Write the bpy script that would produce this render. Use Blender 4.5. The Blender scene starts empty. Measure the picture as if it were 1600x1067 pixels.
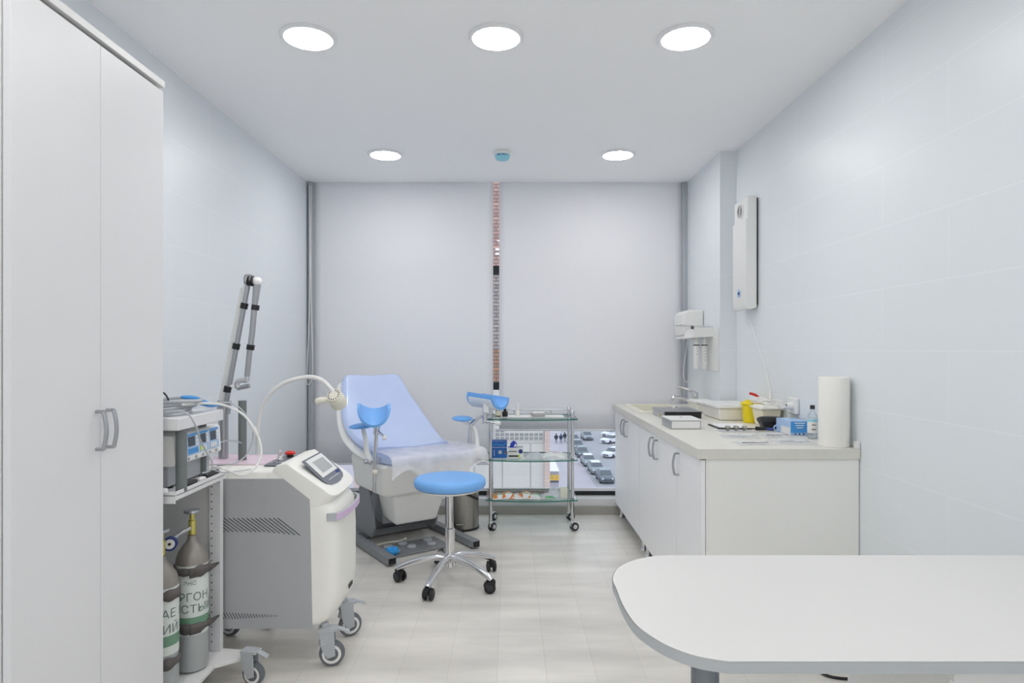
import bpy, bmesh, math, random
from mathutils import Vector, Matrix, noise
random.seed(7)
C = bpy.context.scene.collection
PI = math.pi
# ------------------------------------------------------------------ camera maths
F, VX, VY, EYE = 1000.0, 797.0, 546.0, 1.25
def P(x, y, D):                      # point seen at (x, y) at distance D
    return Vector(((x - VX) * D / F, D, EYE - (y - VY) * D / F))
def onz(x, y, z):                    # point seen at (x, y) lying at height z
    D = (EYE - z) * F / (y - VY)
    return P(x, y, D)
# ------------------------------------------------------------------ materials
def lin(c):
    c = c / 255.0
    return c / 12.92 if c <= 0.04045 else ((c + 0.055) / 1.055) ** 2.4
def rgb(c): return (lin(c[0]), lin(c[1]), lin(c[2]), 1)
def mat(name, c, rough=0.45, metal=0.0, var=0.04, scale=30.0, spec=0.5, coat=0.0, bump=0.0):
    m = bpy.data.materials.new(name); m.use_nodes = True
    nt = m.node_tree; b = nt.nodes['Principled BSDF']
    b.inputs['Roughness'].default_value = rough
    b.inputs['Metallic'].default_value = metal
    b.inputs['Specular IOR Level'].default_value = spec
    b.inputs['Coat Weight'].default_value = coat
    tc = nt.nodes.new('ShaderNodeTexCoord')
    nz = nt.nodes.new('ShaderNodeTexNoise'); nz.inputs['Scale'].default_value = scale; nz.inputs['Detail'].default_value = 3
    nt.links.new(tc.outputs['Object'], nz.inputs['Vector'])
    mx = nt.nodes.new('ShaderNodeMix'); mx.data_type = 'RGBA'
    a = rgb(c)
    mx.inputs[6].default_value = (a[0]*(1-var), a[1]*(1-var), a[2]*(1-var), 1)
    mx.inputs[7].default_value = (min(1, a[0]*(1+var)), min(1, a[1]*(1+var)), min(1, a[2]*(1+var)), 1)
    nt.links.new(nz.outputs['Fac'], mx.inputs[0]); nt.links.new(mx.outputs[2], b.inputs['Base Color'])
    if bump:
        bp = nt.nodes.new('ShaderNodeBump'); bp.inputs['Strength'].default_value = bump; bp.inputs['Distance'].default_value = 0.01
        nt.links.new(nz.outputs['Fac'], bp.inputs['Height']); nt.links.new(bp.outputs['Normal'], b.inputs['Normal'])
    return m
def emit(name, c, s):
    m = bpy.data.materials.new(name); m.use_nodes = True
    nt = m.node_tree; nt.nodes.remove(nt.nodes['Principled BSDF'])
    e = nt.nodes.new('ShaderNodeEmission'); e.inputs['Color'].default_value = (*c, 1); e.inputs['Strength'].default_value = s
    nt.links.new(e.outputs[0], nt.nodes['Material Output'].inputs['Surface'])
    return m
def thin_glass(name, tint, gl=0.08, rough=0.02):
    m = bpy.data.materials.new(name); m.use_nodes = True
    nt = m.node_tree; nt.nodes.remove(nt.nodes['Principled BSDF'])
    t = nt.nodes.new('ShaderNodeBsdfTransparent'); t.inputs['Color'].default_value = (*tint, 1)
    g = nt.nodes.new('ShaderNodeBsdfGlossy'); g.inputs['Roughness'].default_value = rough
    lw = nt.nodes.new('ShaderNodeLayerWeight'); lw.inputs['Blend'].default_value = 0.25
    mp = nt.nodes.new('ShaderNodeMath'); mp.operation = 'MULTIPLY_ADD'
    mp.inputs[1].default_value = 0.45; mp.inputs[2].default_value = gl*0.5
    nt.links.new(lw.outputs['Fresnel'], mp.inputs[0])
    mx = nt.nodes.new('ShaderNodeMixShader')
    nt.links.new(mp.outputs[0], mx.inputs[0]); nt.links.new(t.outputs[0], mx.inputs[1]); nt.links.new(g.outputs[0], mx.inputs[2])
    nt.links.new(mx.outputs[0], nt.nodes['Material Output'].inputs['Surface'])
    return m
def film(name, c, alpha, rough=0.25):
    m = bpy.data.materials.new(name); m.use_nodes = True
    nt = m.node_tree; b = nt.nodes['Principled BSDF']
    b.inputs['Base Color'].default_value = rgb(c); b.inputs['Roughness'].default_value = rough
    t = nt.nodes.new('ShaderNodeBsdfTransparent')
    tc = nt.nodes.new('ShaderNodeTexCoord')
    nz = nt.nodes.new('ShaderNodeTexNoise'); nz.inputs['Scale'].default_value = 14; nz.inputs['Detail'].default_value = 4
    nt.links.new(tc.outputs['Object'], nz.inputs['Vector'])
    mr = nt.nodes.new('ShaderNodeMapRange')
    mr.inputs[3].default_value = alpha - 0.18; mr.inputs[4].default_value = alpha + 0.18
    nt.links.new(nz.outputs['Fac'], mr.inputs[0])
    mx = nt.nodes.new('ShaderNodeMixShader')
    nt.links.new(mr.outputs[0], mx.inputs[0]); nt.links.new(t.outputs[0], mx.inputs[1]); nt.links.new(b.outputs[0], mx.inputs[2])
    nt.links.new(mx.outputs[0], nt.nodes['Material Output'].inputs['Surface'])
    return m
def brickmat(name, plane, c1, c2, cm, bw, rh, ms, rough=0.4, off=0.5, shift=(0, 0), bump=0.15, smooth=0.1, nscale=0.0, bias=0.0):
    """bricks / tiles / planks laid out in world metres on the plane 'XY', 'YZ' or 'XZ'"""
    m = bpy.data.materials.new(name); m.use_nodes = True
    nt = m.node_tree; b = nt.nodes['Principled BSDF']; b.inputs['Roughness'].default_value = rough
    g = nt.nodes.new('ShaderNodeNewGeometry'); s = nt.nodes.new('ShaderNodeSeparateXYZ'); k = nt.nodes.new('ShaderNodeCombineXYZ')
    nt.links.new(g.outputs['Position'], s.inputs[0])
    for i, ch in enumerate(plane):
        ad = nt.nodes.new('ShaderNodeMath'); ad.inputs[1].default_value = shift[i]
        nt.links.new(s.outputs['XYZ'.index(ch)], ad.inputs[0]); nt.links.new(ad.outputs[0], k.inputs[i])
    bt = nt.nodes.new('ShaderNodeTexBrick'); bt.offset = off
    bt.inputs['Scale'].default_value = 1; bt.inputs['Brick Width'].default_value = bw; bt.inputs['Row Height'].default_value = rh
    bt.inputs['Mortar Size'].default_value = ms; bt.inputs['Mortar Smooth'].default_value = smooth; bt.inputs['Bias'].default_value = bias
    bt.inputs['Color1'].default_value = rgb(c1); bt.inputs['Color2'].default_value = rgb(c2); bt.inputs['Mortar'].default_value = rgb(cm)
    nt.links.new(k.outputs[0], bt.inputs['Vector'])
    col = bt.outputs['Color']
    if nscale:
        nz = nt.nodes.new('ShaderNodeTexNoise'); nz.inputs['Scale'].default_value = nscale; nz.inputs['Detail'].default_value = 6
        mpn = nt.nodes.new('ShaderNodeMapping'); mpn.inputs['Scale'].default_value = (1, 0.22, 1)
        nt.links.new(k.outputs[0], mpn.inputs[0]); nt.links.new(mpn.outputs[0], nz.inputs['Vector'])
        mr = nt.nodes.new('ShaderNodeMapRange'); mr.inputs[1].default_value = .3; mr.inputs[2].default_value = .7
        mr.inputs[3].default_value = .80; mr.inputs[4].default_value = 1.08
        nt.links.new(nz.outputs['Fac'], mr.inputs[0])
        mx = nt.nodes.new('ShaderNodeMix'); mx.data_type = 'RGBA'; mx.blend_type = 'MULTIPLY'; mx.inputs[0].default_value = 1
        nt.links.new(col, mx.inputs[6]); nt.links.new(mr.outputs[0], mx.inputs[7]); col = mx.outputs[2]
    nt.links.new(col, b.inputs['Base Color'])
    if bump:
        bp = nt.nodes.new('ShaderNodeBump'); bp.inputs['Strength'].default_value = bump; bp.inputs['Distance'].default_value = 0.004; bp.invert = True
        nt.links.new(bt.outputs['Fac'], bp.inputs['Height']); nt.links.new(bp.outputs['Normal'], b.inputs['Normal'])
    return m
M = {}
def setup_mats():
    M['wall_l'] = brickmat('tile_left', 'YZ', (229,234,238), (228,233,237), (235,239,242), 0.75, 0.24, 0.002, 0.38, 0.5, (0.1, -1.245+0.24*8), 0.05)
    M['wall_r'] = brickmat('tile_right', 'YZ', (229,234,238), (228,233,237), (235,239,242), 0.75, 0.24, 0.002, 0.38, 0.5, (0.136, -1.245+0.24*8), 0.05)
    M['wall'] = mat('painted_wall', (240,242,244), 0.6, var=0.01, scale=3)
    M['ceiling'] = mat('ceiling_paint', (251,251,252), 0.75, var=0.008, scale=2)
    M['floor'] = brickmat('floor_planks', 'YX', (230,226,219), (223,219,212), (212,208,201), 1.3, 0.19, 0.0015, 0.33, 0.37, (0.2, 0.05), 0.05, 0.3, 7.0)
    M['sill'] = mat('sill_white', (228,228,230), 0.5)
    M['skirt'] = mat('grey_skirting', (172,168,162), 0.5)
    M['blind'] = mat('blind_fabric', (246,246,248), 0.85, var=0.012, scale=60, spec=0.1)
    nt = M['blind'].node_tree; tr = nt.nodes.new('ShaderNodeBsdfTranslucent'); tr.inputs['Color'].default_value = (.86, .86, .9, 1)
    mx = nt.nodes.new('ShaderNodeMixShader'); mx.inputs[0].default_value = .22
    nt.links.new(nt.nodes['Principled BSDF'].outputs[0], mx.inputs[1]); nt.links.new(tr.outputs[0], mx.inputs[2]); nt.links.new(mx.outputs[0], nt.nodes['Material Output'].inputs['Surface'])
    M['alu'] = mat('aluminium_track', (186,190,197), 0.4, 0.25)
    M['unit_white'] = mat('cupboard_white', (247,247,248), 0.42, var=0.008, scale=8)
    M['unit_side'] = mat('cupboard_end', (243,243,239), 0.45, var=0.01, scale=6)
    M['facade_grey'] = mat('facade_render', (184,182,178), 0.8)
    M['laser_white'] = mat('laser_white', (246,245,239), 0.42, var=0.012)
    M['dark_frame'] = mat('dark_frame', (26,27,30), 0.4)
    M['white'] = mat('white_laminate', (227,227,229), 0.42, var=0.01, scale=8)
    M['white_edge'] = mat('white_edge', (230,230,229), 0.45, var=0.01)
    M['desk'] = mat('desk_laminate', (219,218,216), 0.38, var=0.01, scale=6)
    M['desk_edge'] = mat('desk_edge', (180,184,187), 0.45, var=0.02)
    M['side_panel'] = mat('cupboard_side', (228,228,225), 0.45, var=0.01, scale=6)
    M['chrome'] = mat('chrome', (222,222,224), 0.16, 1.0, var=0.02)
    M['steel'] = mat('brushed_steel', (168,165,158), 0.32, 1.0, var=0.06, scale=60)
    M['satin'] = mat('satin_metal', (176,178,182), 0.3, 0.85, var=0.02)
    M['leg_steel'] = mat('dark_tube_steel', (128,134,142), 0.3, 0.8, var=0.03)
    M['gap'] = mat('dark_gap', (60,60,62), 0.8)
    M['plinth'] = mat('dark_plinth', (110,108,104), 0.6)
    M['marble'] = mat('worktop_laminate', (222,220,212), 0.4, var=0.06, scale=45)
    M['blue'] = mat('blue_vinyl', (122,182,246), 0.42, var=0.02, scale=12)
    M['blue_d'] = mat('blue_vinyl_deep', (92,164,232), 0.42, var=0.02, scale=12)
    M['pale_blue'] = mat('covered_vinyl', (198,214,250), 0.3, var=0.04, scale=9, coat=0.25)
    M['plastic'] = mat('white_plastic', (234,234,232), 0.38, var=0.015)
    M['cream'] = mat('cream_plastic', (232,229,214), 0.42, var=0.02)
    M['shell'] = mat('ivory_shell', (250,249,246), 0.45, var=0.02)
    M['grey_panel'] = mat('grey_panel', (176,178,181), 0.5, var=0.02)
    M['grey_frame'] = mat('grey_frame', (138,141,144), 0.45, var=0.03)
    M['grey_mid'] = mat('grey_plastic', (182,186,191), 0.45, var=0.03)
    M['grey_post'] = mat('dark_green_grey', (112,118,118), 0.5, var=0.03)
    M['black'] = mat('black_plastic', (24,24,26), 0.4)
    M['rubber'] = mat('rubber', (52,54,58), 0.6)
    M['tyre'] = mat('grey_tyre', (110,114,120), 0.6)
    M['pink'] = mat('pink_panel', (232,208,222), 0.4, var=0.02)
    M['lilac'] = mat('lilac_grip', (214,190,222), 0.4, var=0.02)
    M['slot'] = mat('dark_slot', (78,80,84), 0.7)
    M['bezel'] = mat('slate_bezel', (112,117,128), 0.35, var=0.02)
    M['lcd'] = mat('lcd_grey', (176,178,178), 0.25, var=0.05, scale=60)
    M['lcd_dark'] = mat('lcd_dark', (74,80,88), 0.2, var=0.03)
    M['navy'] = mat('navy_print', (40,58,128), 0.5)
    M['sky'] = mat('sky_blue_print', (70,152,220), 0.5)
    M['pale_print'] = mat('pale_blue_print', (170,198,232), 0.5)
    M['red'] = mat('red_plastic', (212,44,30), 0.35)
    M['yellow'] = mat('yellow_plastic', (238,216,20), 0.4, var=0.03)
    M['shoe_blue'] = mat('bright_blue_film', (52,168,248), 0.4, var=0.08, scale=60)
    M['lime'] = mat('lime_print', (214,226,70), 0.5)
    M['orange'] = mat('orange_print', (226,132,50), 0.45)
    M['green'] = mat('green_print', (96,176,118), 0.45)
    M['cyl_white'] = mat('cylinder_paint', (214,220,216), 0.42, var=0.05, scale=16)
    M['cyl_grey'] = mat('cylinder_grey', (150,144,138), 0.36, 0.3, var=0.06, scale=14)
    M['cyl_base'] = mat('cylinder_base', (172,176,176), 0.45, 0.1, var=0.05)
    M['cyl_green'] = mat('green_band', (110,148,124), 0.5)
    M['letter'] = mat('stencil_ink', (108,128,120), 0.6)
    M['brass'] = mat('brass', (208,198,112), 0.3, 0.75)
    M['strap'] = mat('black_strap', (98,94,92), 0.85)
    M['paper'] = mat('paper', (238,238,238), 0.8, var=0.02)
    M['roll'] = mat('paper_roll', (240,239,234), 0.85, var=0.02, scale=80, bump=0.05)
    M['film'] = film('clear_film', (236,238,244), 0.5)
    M['film_thin'] = film('clear_film_thin', (236,238,242), 0.3)
    M['sheet'] = film('drape_film', (236,236,240), 0.62, 0.3)
    M['box_blue'] = mat('blue_card', (30,98,180), 0.5, var=0.03)
    M['amber'] = mat('brown_glass', (52,40,14), 0.15)
    M['glass_pane'] = thin_glass('window_glass', (0.96, 0.98, 1.0), 0.04)
    M['shelf_glass'] = thin_glass('shelf_glass', (0.90, 0.97, 0.95), 0.1)
    M['bottle_glass'] = thin_glass('bottle_glass', (0.93, 0.96, 0.97), 0.12, 0.05)
    M['glass_edge'] = mat('green_glass_edge', (40,122,104), 0.15, var=0.05)
    M['cap_blue'] = mat('pale_blue_cap', (150,214,232), 0.4)
    M['trim'] = mat('lamp_trim', (236,236,238), 0.4)
    M['lamp'] = emit('lamp_diffuser', (1.0, 0.985, 0.97), 30.0)
    M['tray'] = mat('milky_tray', (240,238,230), 0.35, var=0.01)
    M['off_tray'] = mat('yellowed_tray', (238,232,208), 0.4)
    M['foil'] = mat('foil', (200,200,200), 0.3, 0.9, var=0.1, scale=50)
    M['bag_blue'] = mat('royal_blue_card', (40,64,190), 0.5)
    # outside
    M['snow'] = mat('snowy_pavement', (176,173,181), 0.9, var=0.08, scale=0.3)
    M['road'] = mat('snowy_road', (158,160,166), 0.9, var=0.1, scale=0.15)
    M['facade'] = brickmat('facade_panels', 'XZ', (184,182,176), (178,176,170), (150,148,144), 1.1, 6.0, 0.03, 0.7, 0, (0.3, 8.4), 0)
    M['brick'] = brickmat('pink_brick', 'XZ', (196,150,136), (168,128,120), (120,108,106), 0.36, 0.14, 0.028, 0.85, 0.5, (0, 0), 0)
    M['brick_pale'] = brickmat('pale_pink_brick', 'XZ', (196,170,160), (186,162,154), (176,164,158), 0.36, 0.14, 0.028, 0.85, 0.5, (0, 0), 0)
    M['brick_g'] = brickmat('grey_brick', 'XZ', (168,152,146), (140,128,126), (98,94,94), 0.36, 0.14, 0.028, 0.85, 0.5, (0, 0), 0)
    M['brick_b'] = brickmat('brown_brick', 'XZ', (168,120,90), (146,104,80), (96,86,80), 0.36, 0.14, 0.028, 0.85, 0.5, (0, 0), 0)
    M['gblock'] = mat('glass_block', (128,128,126), 0.3, var=0.25, scale=2)
    M['car_w'] = mat('snowy_car_paint', (226,230,236), 0.6, var=0.05, scale=2)
    M['car_g'] = mat('grey_car_paint', (138,150,158), 0.4, var=0.05, scale=2)
    M['car_d'] = mat('dark_car_paint', (92,106,116), 0.4, var=0.05, scale=2)
    M['car_win'] = mat('car_window', (86,96,104), 0.2)
    M['coat'] = mat('dark_coat', (36,52,62), 0.8)
    M['coat_n'] = mat('navy_coat', (40,62,92), 0.8)
    M['trouser'] = mat('grey_trousers', (74,80,88), 0.8)
    M['skin'] = mat('skin', (206,168,146), 0.6)
    M['sign_y'] = mat('yellow_sign', (236,190,70), 0.6)
    M['headlamp'] = mat('headlamp_glass', (240,242,246), 0.2)
setup_mats()
# ------------------------------------------------------------------ mesh builder
def smooth_path(pts, k=6, closed=False):
    pts = [Vector(p) for p in pts]; n = len(pts); out = []
    if n < 3: return pts
    rng = range(n if closed else n - 1)
    for i in rng:
        if closed: a, b, c, d = pts[(i-1) % n], pts[i], pts[(i+1) % n], pts[(i+2) % n]
        else: a, b, c, d = pts[max(i-1, 0)], pts[i], pts[i+1], pts[min(i+2, n-1)]
        for j in range(k):
            t = j / k
            out.append(0.5*((2*b) + (c-a)*t + (2*a-5*b+4*c-d)*t*t + (3*b-a-3*c+d)*t**3))
    if not closed: out.append(pts[-1])
    return out
class MB:
    def __init__(s): s.b = bmesh.new(); s.mi = 0
    def face(s, vs):
        try:
            f = s.b.faces.new(vs); f.material_index = s.mi; return f
        except ValueError: return None
    def ring(s, pts): return [s.b.verts.new(p) for p in pts]
    def bridge(s, a, c, closed=True):
        n = len(a)
        for i in range(n if closed else n-1): s.face((a[i], a[(i+1) % n], c[(i+1) % n], c[i]))
    def bx(s, x0, x1, y0, y1, z0, z1):
        s.hexa([(x0,y0,z0),(x1,y0,z0),(x1,y1,z0),(x0,y1,z0)], [(x0,y0,z1),(x1,y0,z1),(x1,y1,z1),(x0,y1,z1)]); return s
    def hexa(s, lo, hi):
        a = s.ring(lo); c = s.ring(hi); s.bridge(a, c); s.face(a[::-1]); s.face(c); return s
    def obox(s, c, ax, ay, az):          # oriented box: centre and three half-axis vectors
        c, ax, ay, az = map(Vector, (c, ax, ay, az))
        q = [(-1,-1),(1,-1),(1,1),(-1,1)]
        return s.hexa([c+ax*i+ay*j-az for i, j in q], [c+ax*i+ay*j+az for i, j in q])
    def prism(s, pts, lo, hi, plane='XY'):
        def mk(p, h):
            return {'XY': (p[0], p[1], h), 'XZ': (p[0], h, p[1]), 'YZ': (h, p[0], p[1])}[plane]
        a = s.ring([mk(p, lo) for p in pts]); c = s.ring([mk(p, hi) for p in pts])
        s.bridge(a, c); s.face(a[::-1]); s.face(c); return s
    def cyl(s, p0, p1, r0, r1=None, n=20, caps=True):
        r1 = r0 if r1 is None else r1
        p0, p1 = Vector(p0), Vector(p1); d = (p1-p0).normalized()
        u = d.orthogonal().normalized(); v = d.cross(u)
        A = [(math.cos(2*PI*i/n), math.sin(2*PI*i/n)) for i in range(n)]
        a = s.ring([p0+(u*x+v*y)*r0 for x, y in A]); c = s.ring([p1+(u*x+v*y)*r1 for x, y in A])
        s.bridge(a, c)
        if caps: s.face(a[::-1]); s.face(c)
        return s
    def lathe(s, prof, c=(0, 0, 0), n=32, axis='Z', sx=1, sy=1):
        c = Vector(c); rings = []
        for r, z in prof:
            pts = []
            for i in range(n):
                x, y = r*math.cos(2*PI*i/n)*sx, r*math.sin(2*PI*i/n)*sy
                pts.append(c + Vector({'Z': (x, y, z), 'X': (z, x, y), 'Y': (x, z, y)}[axis]))
            if r < 1e-6: rings.append([s.b.verts.new(pts[0])])
            else: rings.append(s.ring(pts))
        for a, k in zip(rings, rings[1:]):
            if len(a) == 1 and len(k) == 1: continue
            if len(a) == 1:
                for i in range(n): s.face((a[0], k[(i+1) % n], k[i]))
            elif len(k) == 1:
                for i in range(n): s.face((a[i], a[(i+1) % n], k[0]))
            else: s.bridge(a, k)
        if len(rings[0]) > 1: s.face(rings[0][::-1])
        if len(rings[-1]) > 1: s.face(rings[-1])
        return s
    def tube(s, pts, r, n=8, k=0, closed=False, flat=None):
        pts = smooth_path(pts, k, closed) if k else [Vector(p) for p in pts]
        N = len(pts); rings = []; u = None
        for i, p in enumerate(pts):
            if closed: d = pts[(i+1) % N]-pts[i-1]
            else: d = pts[min(i+1, N-1)]-pts[max(i-1, 0)]
            if d.length < 1e-9: d = Vector((0, 0, 1))
            d.normalize()
            u = d.orthogonal().normalized() if u is None else (u-d*u.dot(d))
            if u.length < 1e-6: u = d.orthogonal()
            u.normalize(); v = d.cross(u)
            rr = r(i/(N-1)) if callable(r) else r
            if flat and i == 0: u = Vector(flat)-d*Vector(flat).dot(d); u.normalize(); v = d.cross(u)
            q = 1.0 if not flat else 0.35
            rings.append(s.ring([p+u*math.cos(2*PI*j/n)*rr+v*math.sin(2*PI*j/n)*rr*q for j in range(n)]))
        for a, c in zip(rings, rings[1:]): s.bridge(a, c)
        if closed: s.bridge(rings[-1], rings[0])
        else: s.face(rings[0][::-1]); s.face(rings[-1])
        return s
    def sph(s, c, rx, ry=None, rz=None, n=16, m=10):
        ry = rx if ry is None else ry; rz = rx if rz is None else rz
        prof = [(math.sin(PI*i/m), -math.cos(PI*i/m)*rz) for i in range(m+1)]
        prof[0] = (0, -rz); prof[-1] = (0, rz)
        return s.lathe(prof, c, n, 'Z', rx, ry)
    def grid(s, f, nu, nv):
        rows = [[s.b.verts.new(f(i/nu, j/nv)) for j in range(nv+1)] for i in range(nu+1)]
        for i in range(nu):
            for j in range(nv): s.face((rows[i][j], rows[i+1][j], rows[i+1][j+1], rows[i][j+1]))
        return s
    def text(s, txt, size, fn, depth=0):
        """letters as faces; fn maps the flat (x, y) of the text to a point in the scene"""
        cu = bpy.data.curves.new('lettering', 'FONT'); cu.body = txt; cu.size = size; cu.align_x = 'CENTER'; cu.align_y = 'CENTER'; cu.resolution_u = 3
        ob = bpy.data.objects.new('lettering', cu); C.objects.link(ob)
        bpy.context.view_layer.update()
        me = bpy.data.meshes.new_from_object(ob.evaluated_get(bpy.context.evaluated_depsgraph_get()))
        vs = [s.b.verts.new(fn(v.co.x, v.co.y)) for v in me.vertices]
        for p in me.polygons: s.face([vs[i] for i in p.vertices])
        bpy.data.objects.remove(ob); bpy.data.curves.remove(cu); bpy.data.meshes.remove(me)
        return s
    def build(s, name, m, parent=None, world=True, bevel=0, seg=2, sub=0, solid=0, ang=35, recalc=True, loc=None):
        if recalc: bmesh.ops.recalc_face_normals(s.b, faces=s.b.faces[:])
        X = None
        if parent is not None and world: X = parent_matrix(parent).inverted()
        elif parent is None:
            vs = [v.co for v in s.b.verts]
            if loc is None:
                lo = Vector([min(v[i] for v in vs) for i in range(3)]); hi = Vector([max(v[i] for v in vs) for i in range(3)])
                loc = Vector(((lo.x+hi.x)/2, (lo.y+hi.y)/2, lo.z))
            X = Matrix.Translation(-Vector(loc))
        if X is not None: bmesh.ops.transform(s.b, matrix=X, verts=s.b.verts[:])
        me = bpy.data.meshes.new(name); s.b.to_mesh(me); s.b.free()
        ms = m if isinstance(m, (list, tuple)) else [m]
        for q in ms: me.materials.append(M[q] if isinstance(q, str) else q)
        me.polygons.foreach_set('use_smooth', [True]*len(me.polygons))
        o = bpy.data.objects.new(name, me); C.objects.link(o)
        if parent is not None: o.parent = parent
        else: o.location = loc
        if sub:
            d = o.modifiers.new('sub', 'SUBSURF'); d.levels = d.render_levels = sub
        if solid:
            d = o.modifiers.new('solid', 'SOLIDIFY'); d.thickness = solid; d.offset = 0
        if bevel:
            d = o.modifiers.new('bev', 'BEVEL'); d.width = bevel; d.segments = seg; d.limit_method = 'ANGLE'; d.angle_limit = math.radians(30); d.harden_normals = True
            me.set_sharp_from_angle(angle=math.radians(30))
        elif not sub: me.set_sharp_from_angle(angle=math.radians(ang))
        return o
MW = {}
def parent_matrix(o):
    r = o
    while r.parent is not None: r = r.parent
    return MW.get(r.name) or Matrix.Translation(r.location)
def thing(name, label, cat, loc=(0, 0, 0), rz=0.0, group=None):
    o = bpy.data.objects.new(name, None); C.objects.link(o); o.empty_display_size = 0.1
    o.location = loc; o.rotation_euler = (0, 0, rz)
    MW[o.name] = Matrix.Translation(Vector(loc)) @ Matrix.Rotation(rz, 4, 'Z')
    return tag(o, label, cat, group)
def tag(o, label, cat, group=None):
    o['label'] = label; o['category'] = cat
    if group: o['group'] = group
    return o
def struct(o): o['kind'] = 'structure'; return o
def copy_tree(o, parent=None):
    c = o.copy(); C.objects.link(c)
    if parent is not None: c.parent = parent
    for ch in list(o.children): copy_tree(ch, c)
    return c
# ================================================================== THE ROOM
XL, XR, XF, YB, ZC, YS = -1.54, 1.448, 1.345, 4.86, 2.52, 4.10
def room():
    struct(MB().bx(XL-.1, XR+.1, -2.6, 5.1, -.08, 0).build('floor', 'floor'))
    struct(MB().bx(XL-.1, XR+.1, -2.6, YB+.004, ZC, ZC+.1).build('ceiling', 'ceiling'))
    struct(MB().bx(XL-.1, XR+.1, YB+.004, 5.1, 2.74, 2.80).build('trim_1', 'ceiling')); struct(MB().bx(XL-.1, XR+.1, YB-.03, YB+.0035, ZC+.101, 2.80).build('trim_2', 'ceiling'))
    struct(MB().bx(XL-.1, XL, -2.5, 5.1, 0, 2.74).build('wall_left', 'wall_l'))
    struct(MB().prism([(XR, -2.5), (XR+.1, -2.5), (XR+.1, 5.1), (XF, 5.1), (XF, YS), (XR, YS)], 0, 2.74).build('wall_right', 'wall_r'))
    struct(MB().bx(XL, XR, -2.6, -2.5, 0, ZC).build('wall_rear', 'wall'))
    struct(MB().bx(XL, XF, YB, 5.1, 0, .118).build('wall_back', 'sill'))
    struct(MB().bx(XL+.001, XF-.001, YB-.014, YB-.001, 0, .064).build('baseboard_back', 'skirt', bevel=.003))
    # the window wall behind the blinds
    w = thing('window_1', 'floor to ceiling window with dark metal frame and transoms behind the blinds', 'window', (0, 5.0, .12)); struct(w)
    b = MB()
    b.bx(XL, XL+.07, 4.97, 5.04, .12, 2.739); b.bx(XF-.07, XF, 4.97, 5.04, .12, 2.739); b.bx(XL+.07, XF-.07, 4.97, 5.04, 2.68, 2.739)
    b.bx(XL+.07, XF-.07, 4.97, 5.04, .118, .155)
    b.build('window_frame', 'dark_frame', w)
    for y0, y1 in ((415, 429), (597, 609)):
        MB().bx(XL+.07, XF-.07, 4.975, 5.035, P(0, y1, 4.975).z, P(0, y0, 4.975).z).build('transom', 'dark_frame', w)
    MB().bx(XL+.07, XF-.07, 4.955, 4.969, .155, .178).build('glazing_bead', 'sill', w)
    MB().bx(XL+.07, XF-.07, 5.002, 5.008, .155, 2.68).build('pane', 'glass_pane', w)
    # roller blinds hanging from the ceiling
    for nm, x0, x1, yb, lab in (('a', 490, 770.5, 726, 'white roller blind behind the examination chair, reaching lower than the other'),
                                ('b', 780, 1066, 673, 'white roller blind behind the glass trolley, stopping higher above the sill')):
        a, c = P(x0, yb, YB), P(x1, yb, YB)
        t = thing('roller_blind', lab, 'blind', ((a.x+c.x)/2, YB, a.z), 0, 'roller blinds on the window wall')
        MB().grid(lambda u, v: Vector((a.x+(c.x-a.x)*u, YB+.006+.0012*math.sin(u*9+v*2), a.z+(ZC+.10-a.z)*v)), 24, 12).build('fabric', 'blind', t, solid=.002)
        MB().tube([(a.x, YB, a.z+.006), (c.x, YB, a.z+.006)], .007, 10).build('bottom_bar', 'blind', t)
        MB().cyl((a.x, YB+.046, ZC+.13), (c.x, YB+.046, ZC+.13), .04, n=20).build('roller', 'blind', t)
    # side guides
    for x0, x1, lab in ((482, 490, 'grey metal blind guide in the corner by the left wall'), (1066, 1074.5, 'grey metal blind guide in the corner above the counter')):
        a, c = P(x0, 0, YB), P(x1, 0, YB)
        b = MB(); b.bx(a.x, c.x, YB-.012, YB+.03, .12, ZC-.002); b.bx(a.x+.010, c.x-.022, YB-.02, YB-.012, .12, ZC-.002)
        tag(b.build('blind_guide', 'alu', bevel=.002), lab, 'guide rail', 'guide rails of the blinds')
    for pts, lab in (([(483.5, 290), (484, 450), (480, 575), (479, 597), (483, 600.5), (488, 588), (488.5, 560), (486, 450), (486, 290)], 'thin white pull cord looped down the left blind guide'),
                     ([(1078, 290), (1080, 480), (1073, 540), (1068, 580), (1071, 597), (1076, 590), (1077, 560)], 'thin white cord curling down beside the hand towel dispenser')):
        tag(MB().tube([P(x, y, 4.828) for x, y in pts], .0035, 6, 6).build('pull_cord', 'plastic'), lab, 'cord')
    # socket and lamps
    lamps = [(-.818, 2.597), (-.057, 2.597), (.712, 2.597), (-.81, 4.16), (.70, 4.16), (-.81, 1.03), (.70, 1.03), (-.818, -.53), (-.057, -.53), (.712, -.53), (-.81, -2.05), (.70, -2.05), (-.057, -2.05)]  # last entry is an unseen extra lamp, added to lift camera-facing surfaces
    labs = ['round recessed ceiling lamp nearest the wardrobe', 'round recessed ceiling lamp in the middle of the near row', 'round recessed ceiling lamp nearest the right wall in the near row',
            'round recessed ceiling lamp above the examination chair', 'round recessed ceiling lamp above the far end of the counter', 'round ceiling lamp over the wardrobe, outside the picture', 'round ceiling lamp over the white desk, outside the picture',
            'round ceiling lamp in the row behind the camera, by the left wall', 'round ceiling lamp in the row behind the camera, middle', 'round ceiling lamp in the row behind the camera, by the right wall',
            'round ceiling lamp by the rear wall, left', 'round ceiling lamp by the rear wall, right', 'extra round ceiling lamp added by the rear wall, middle, to brighten the room']
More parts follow.
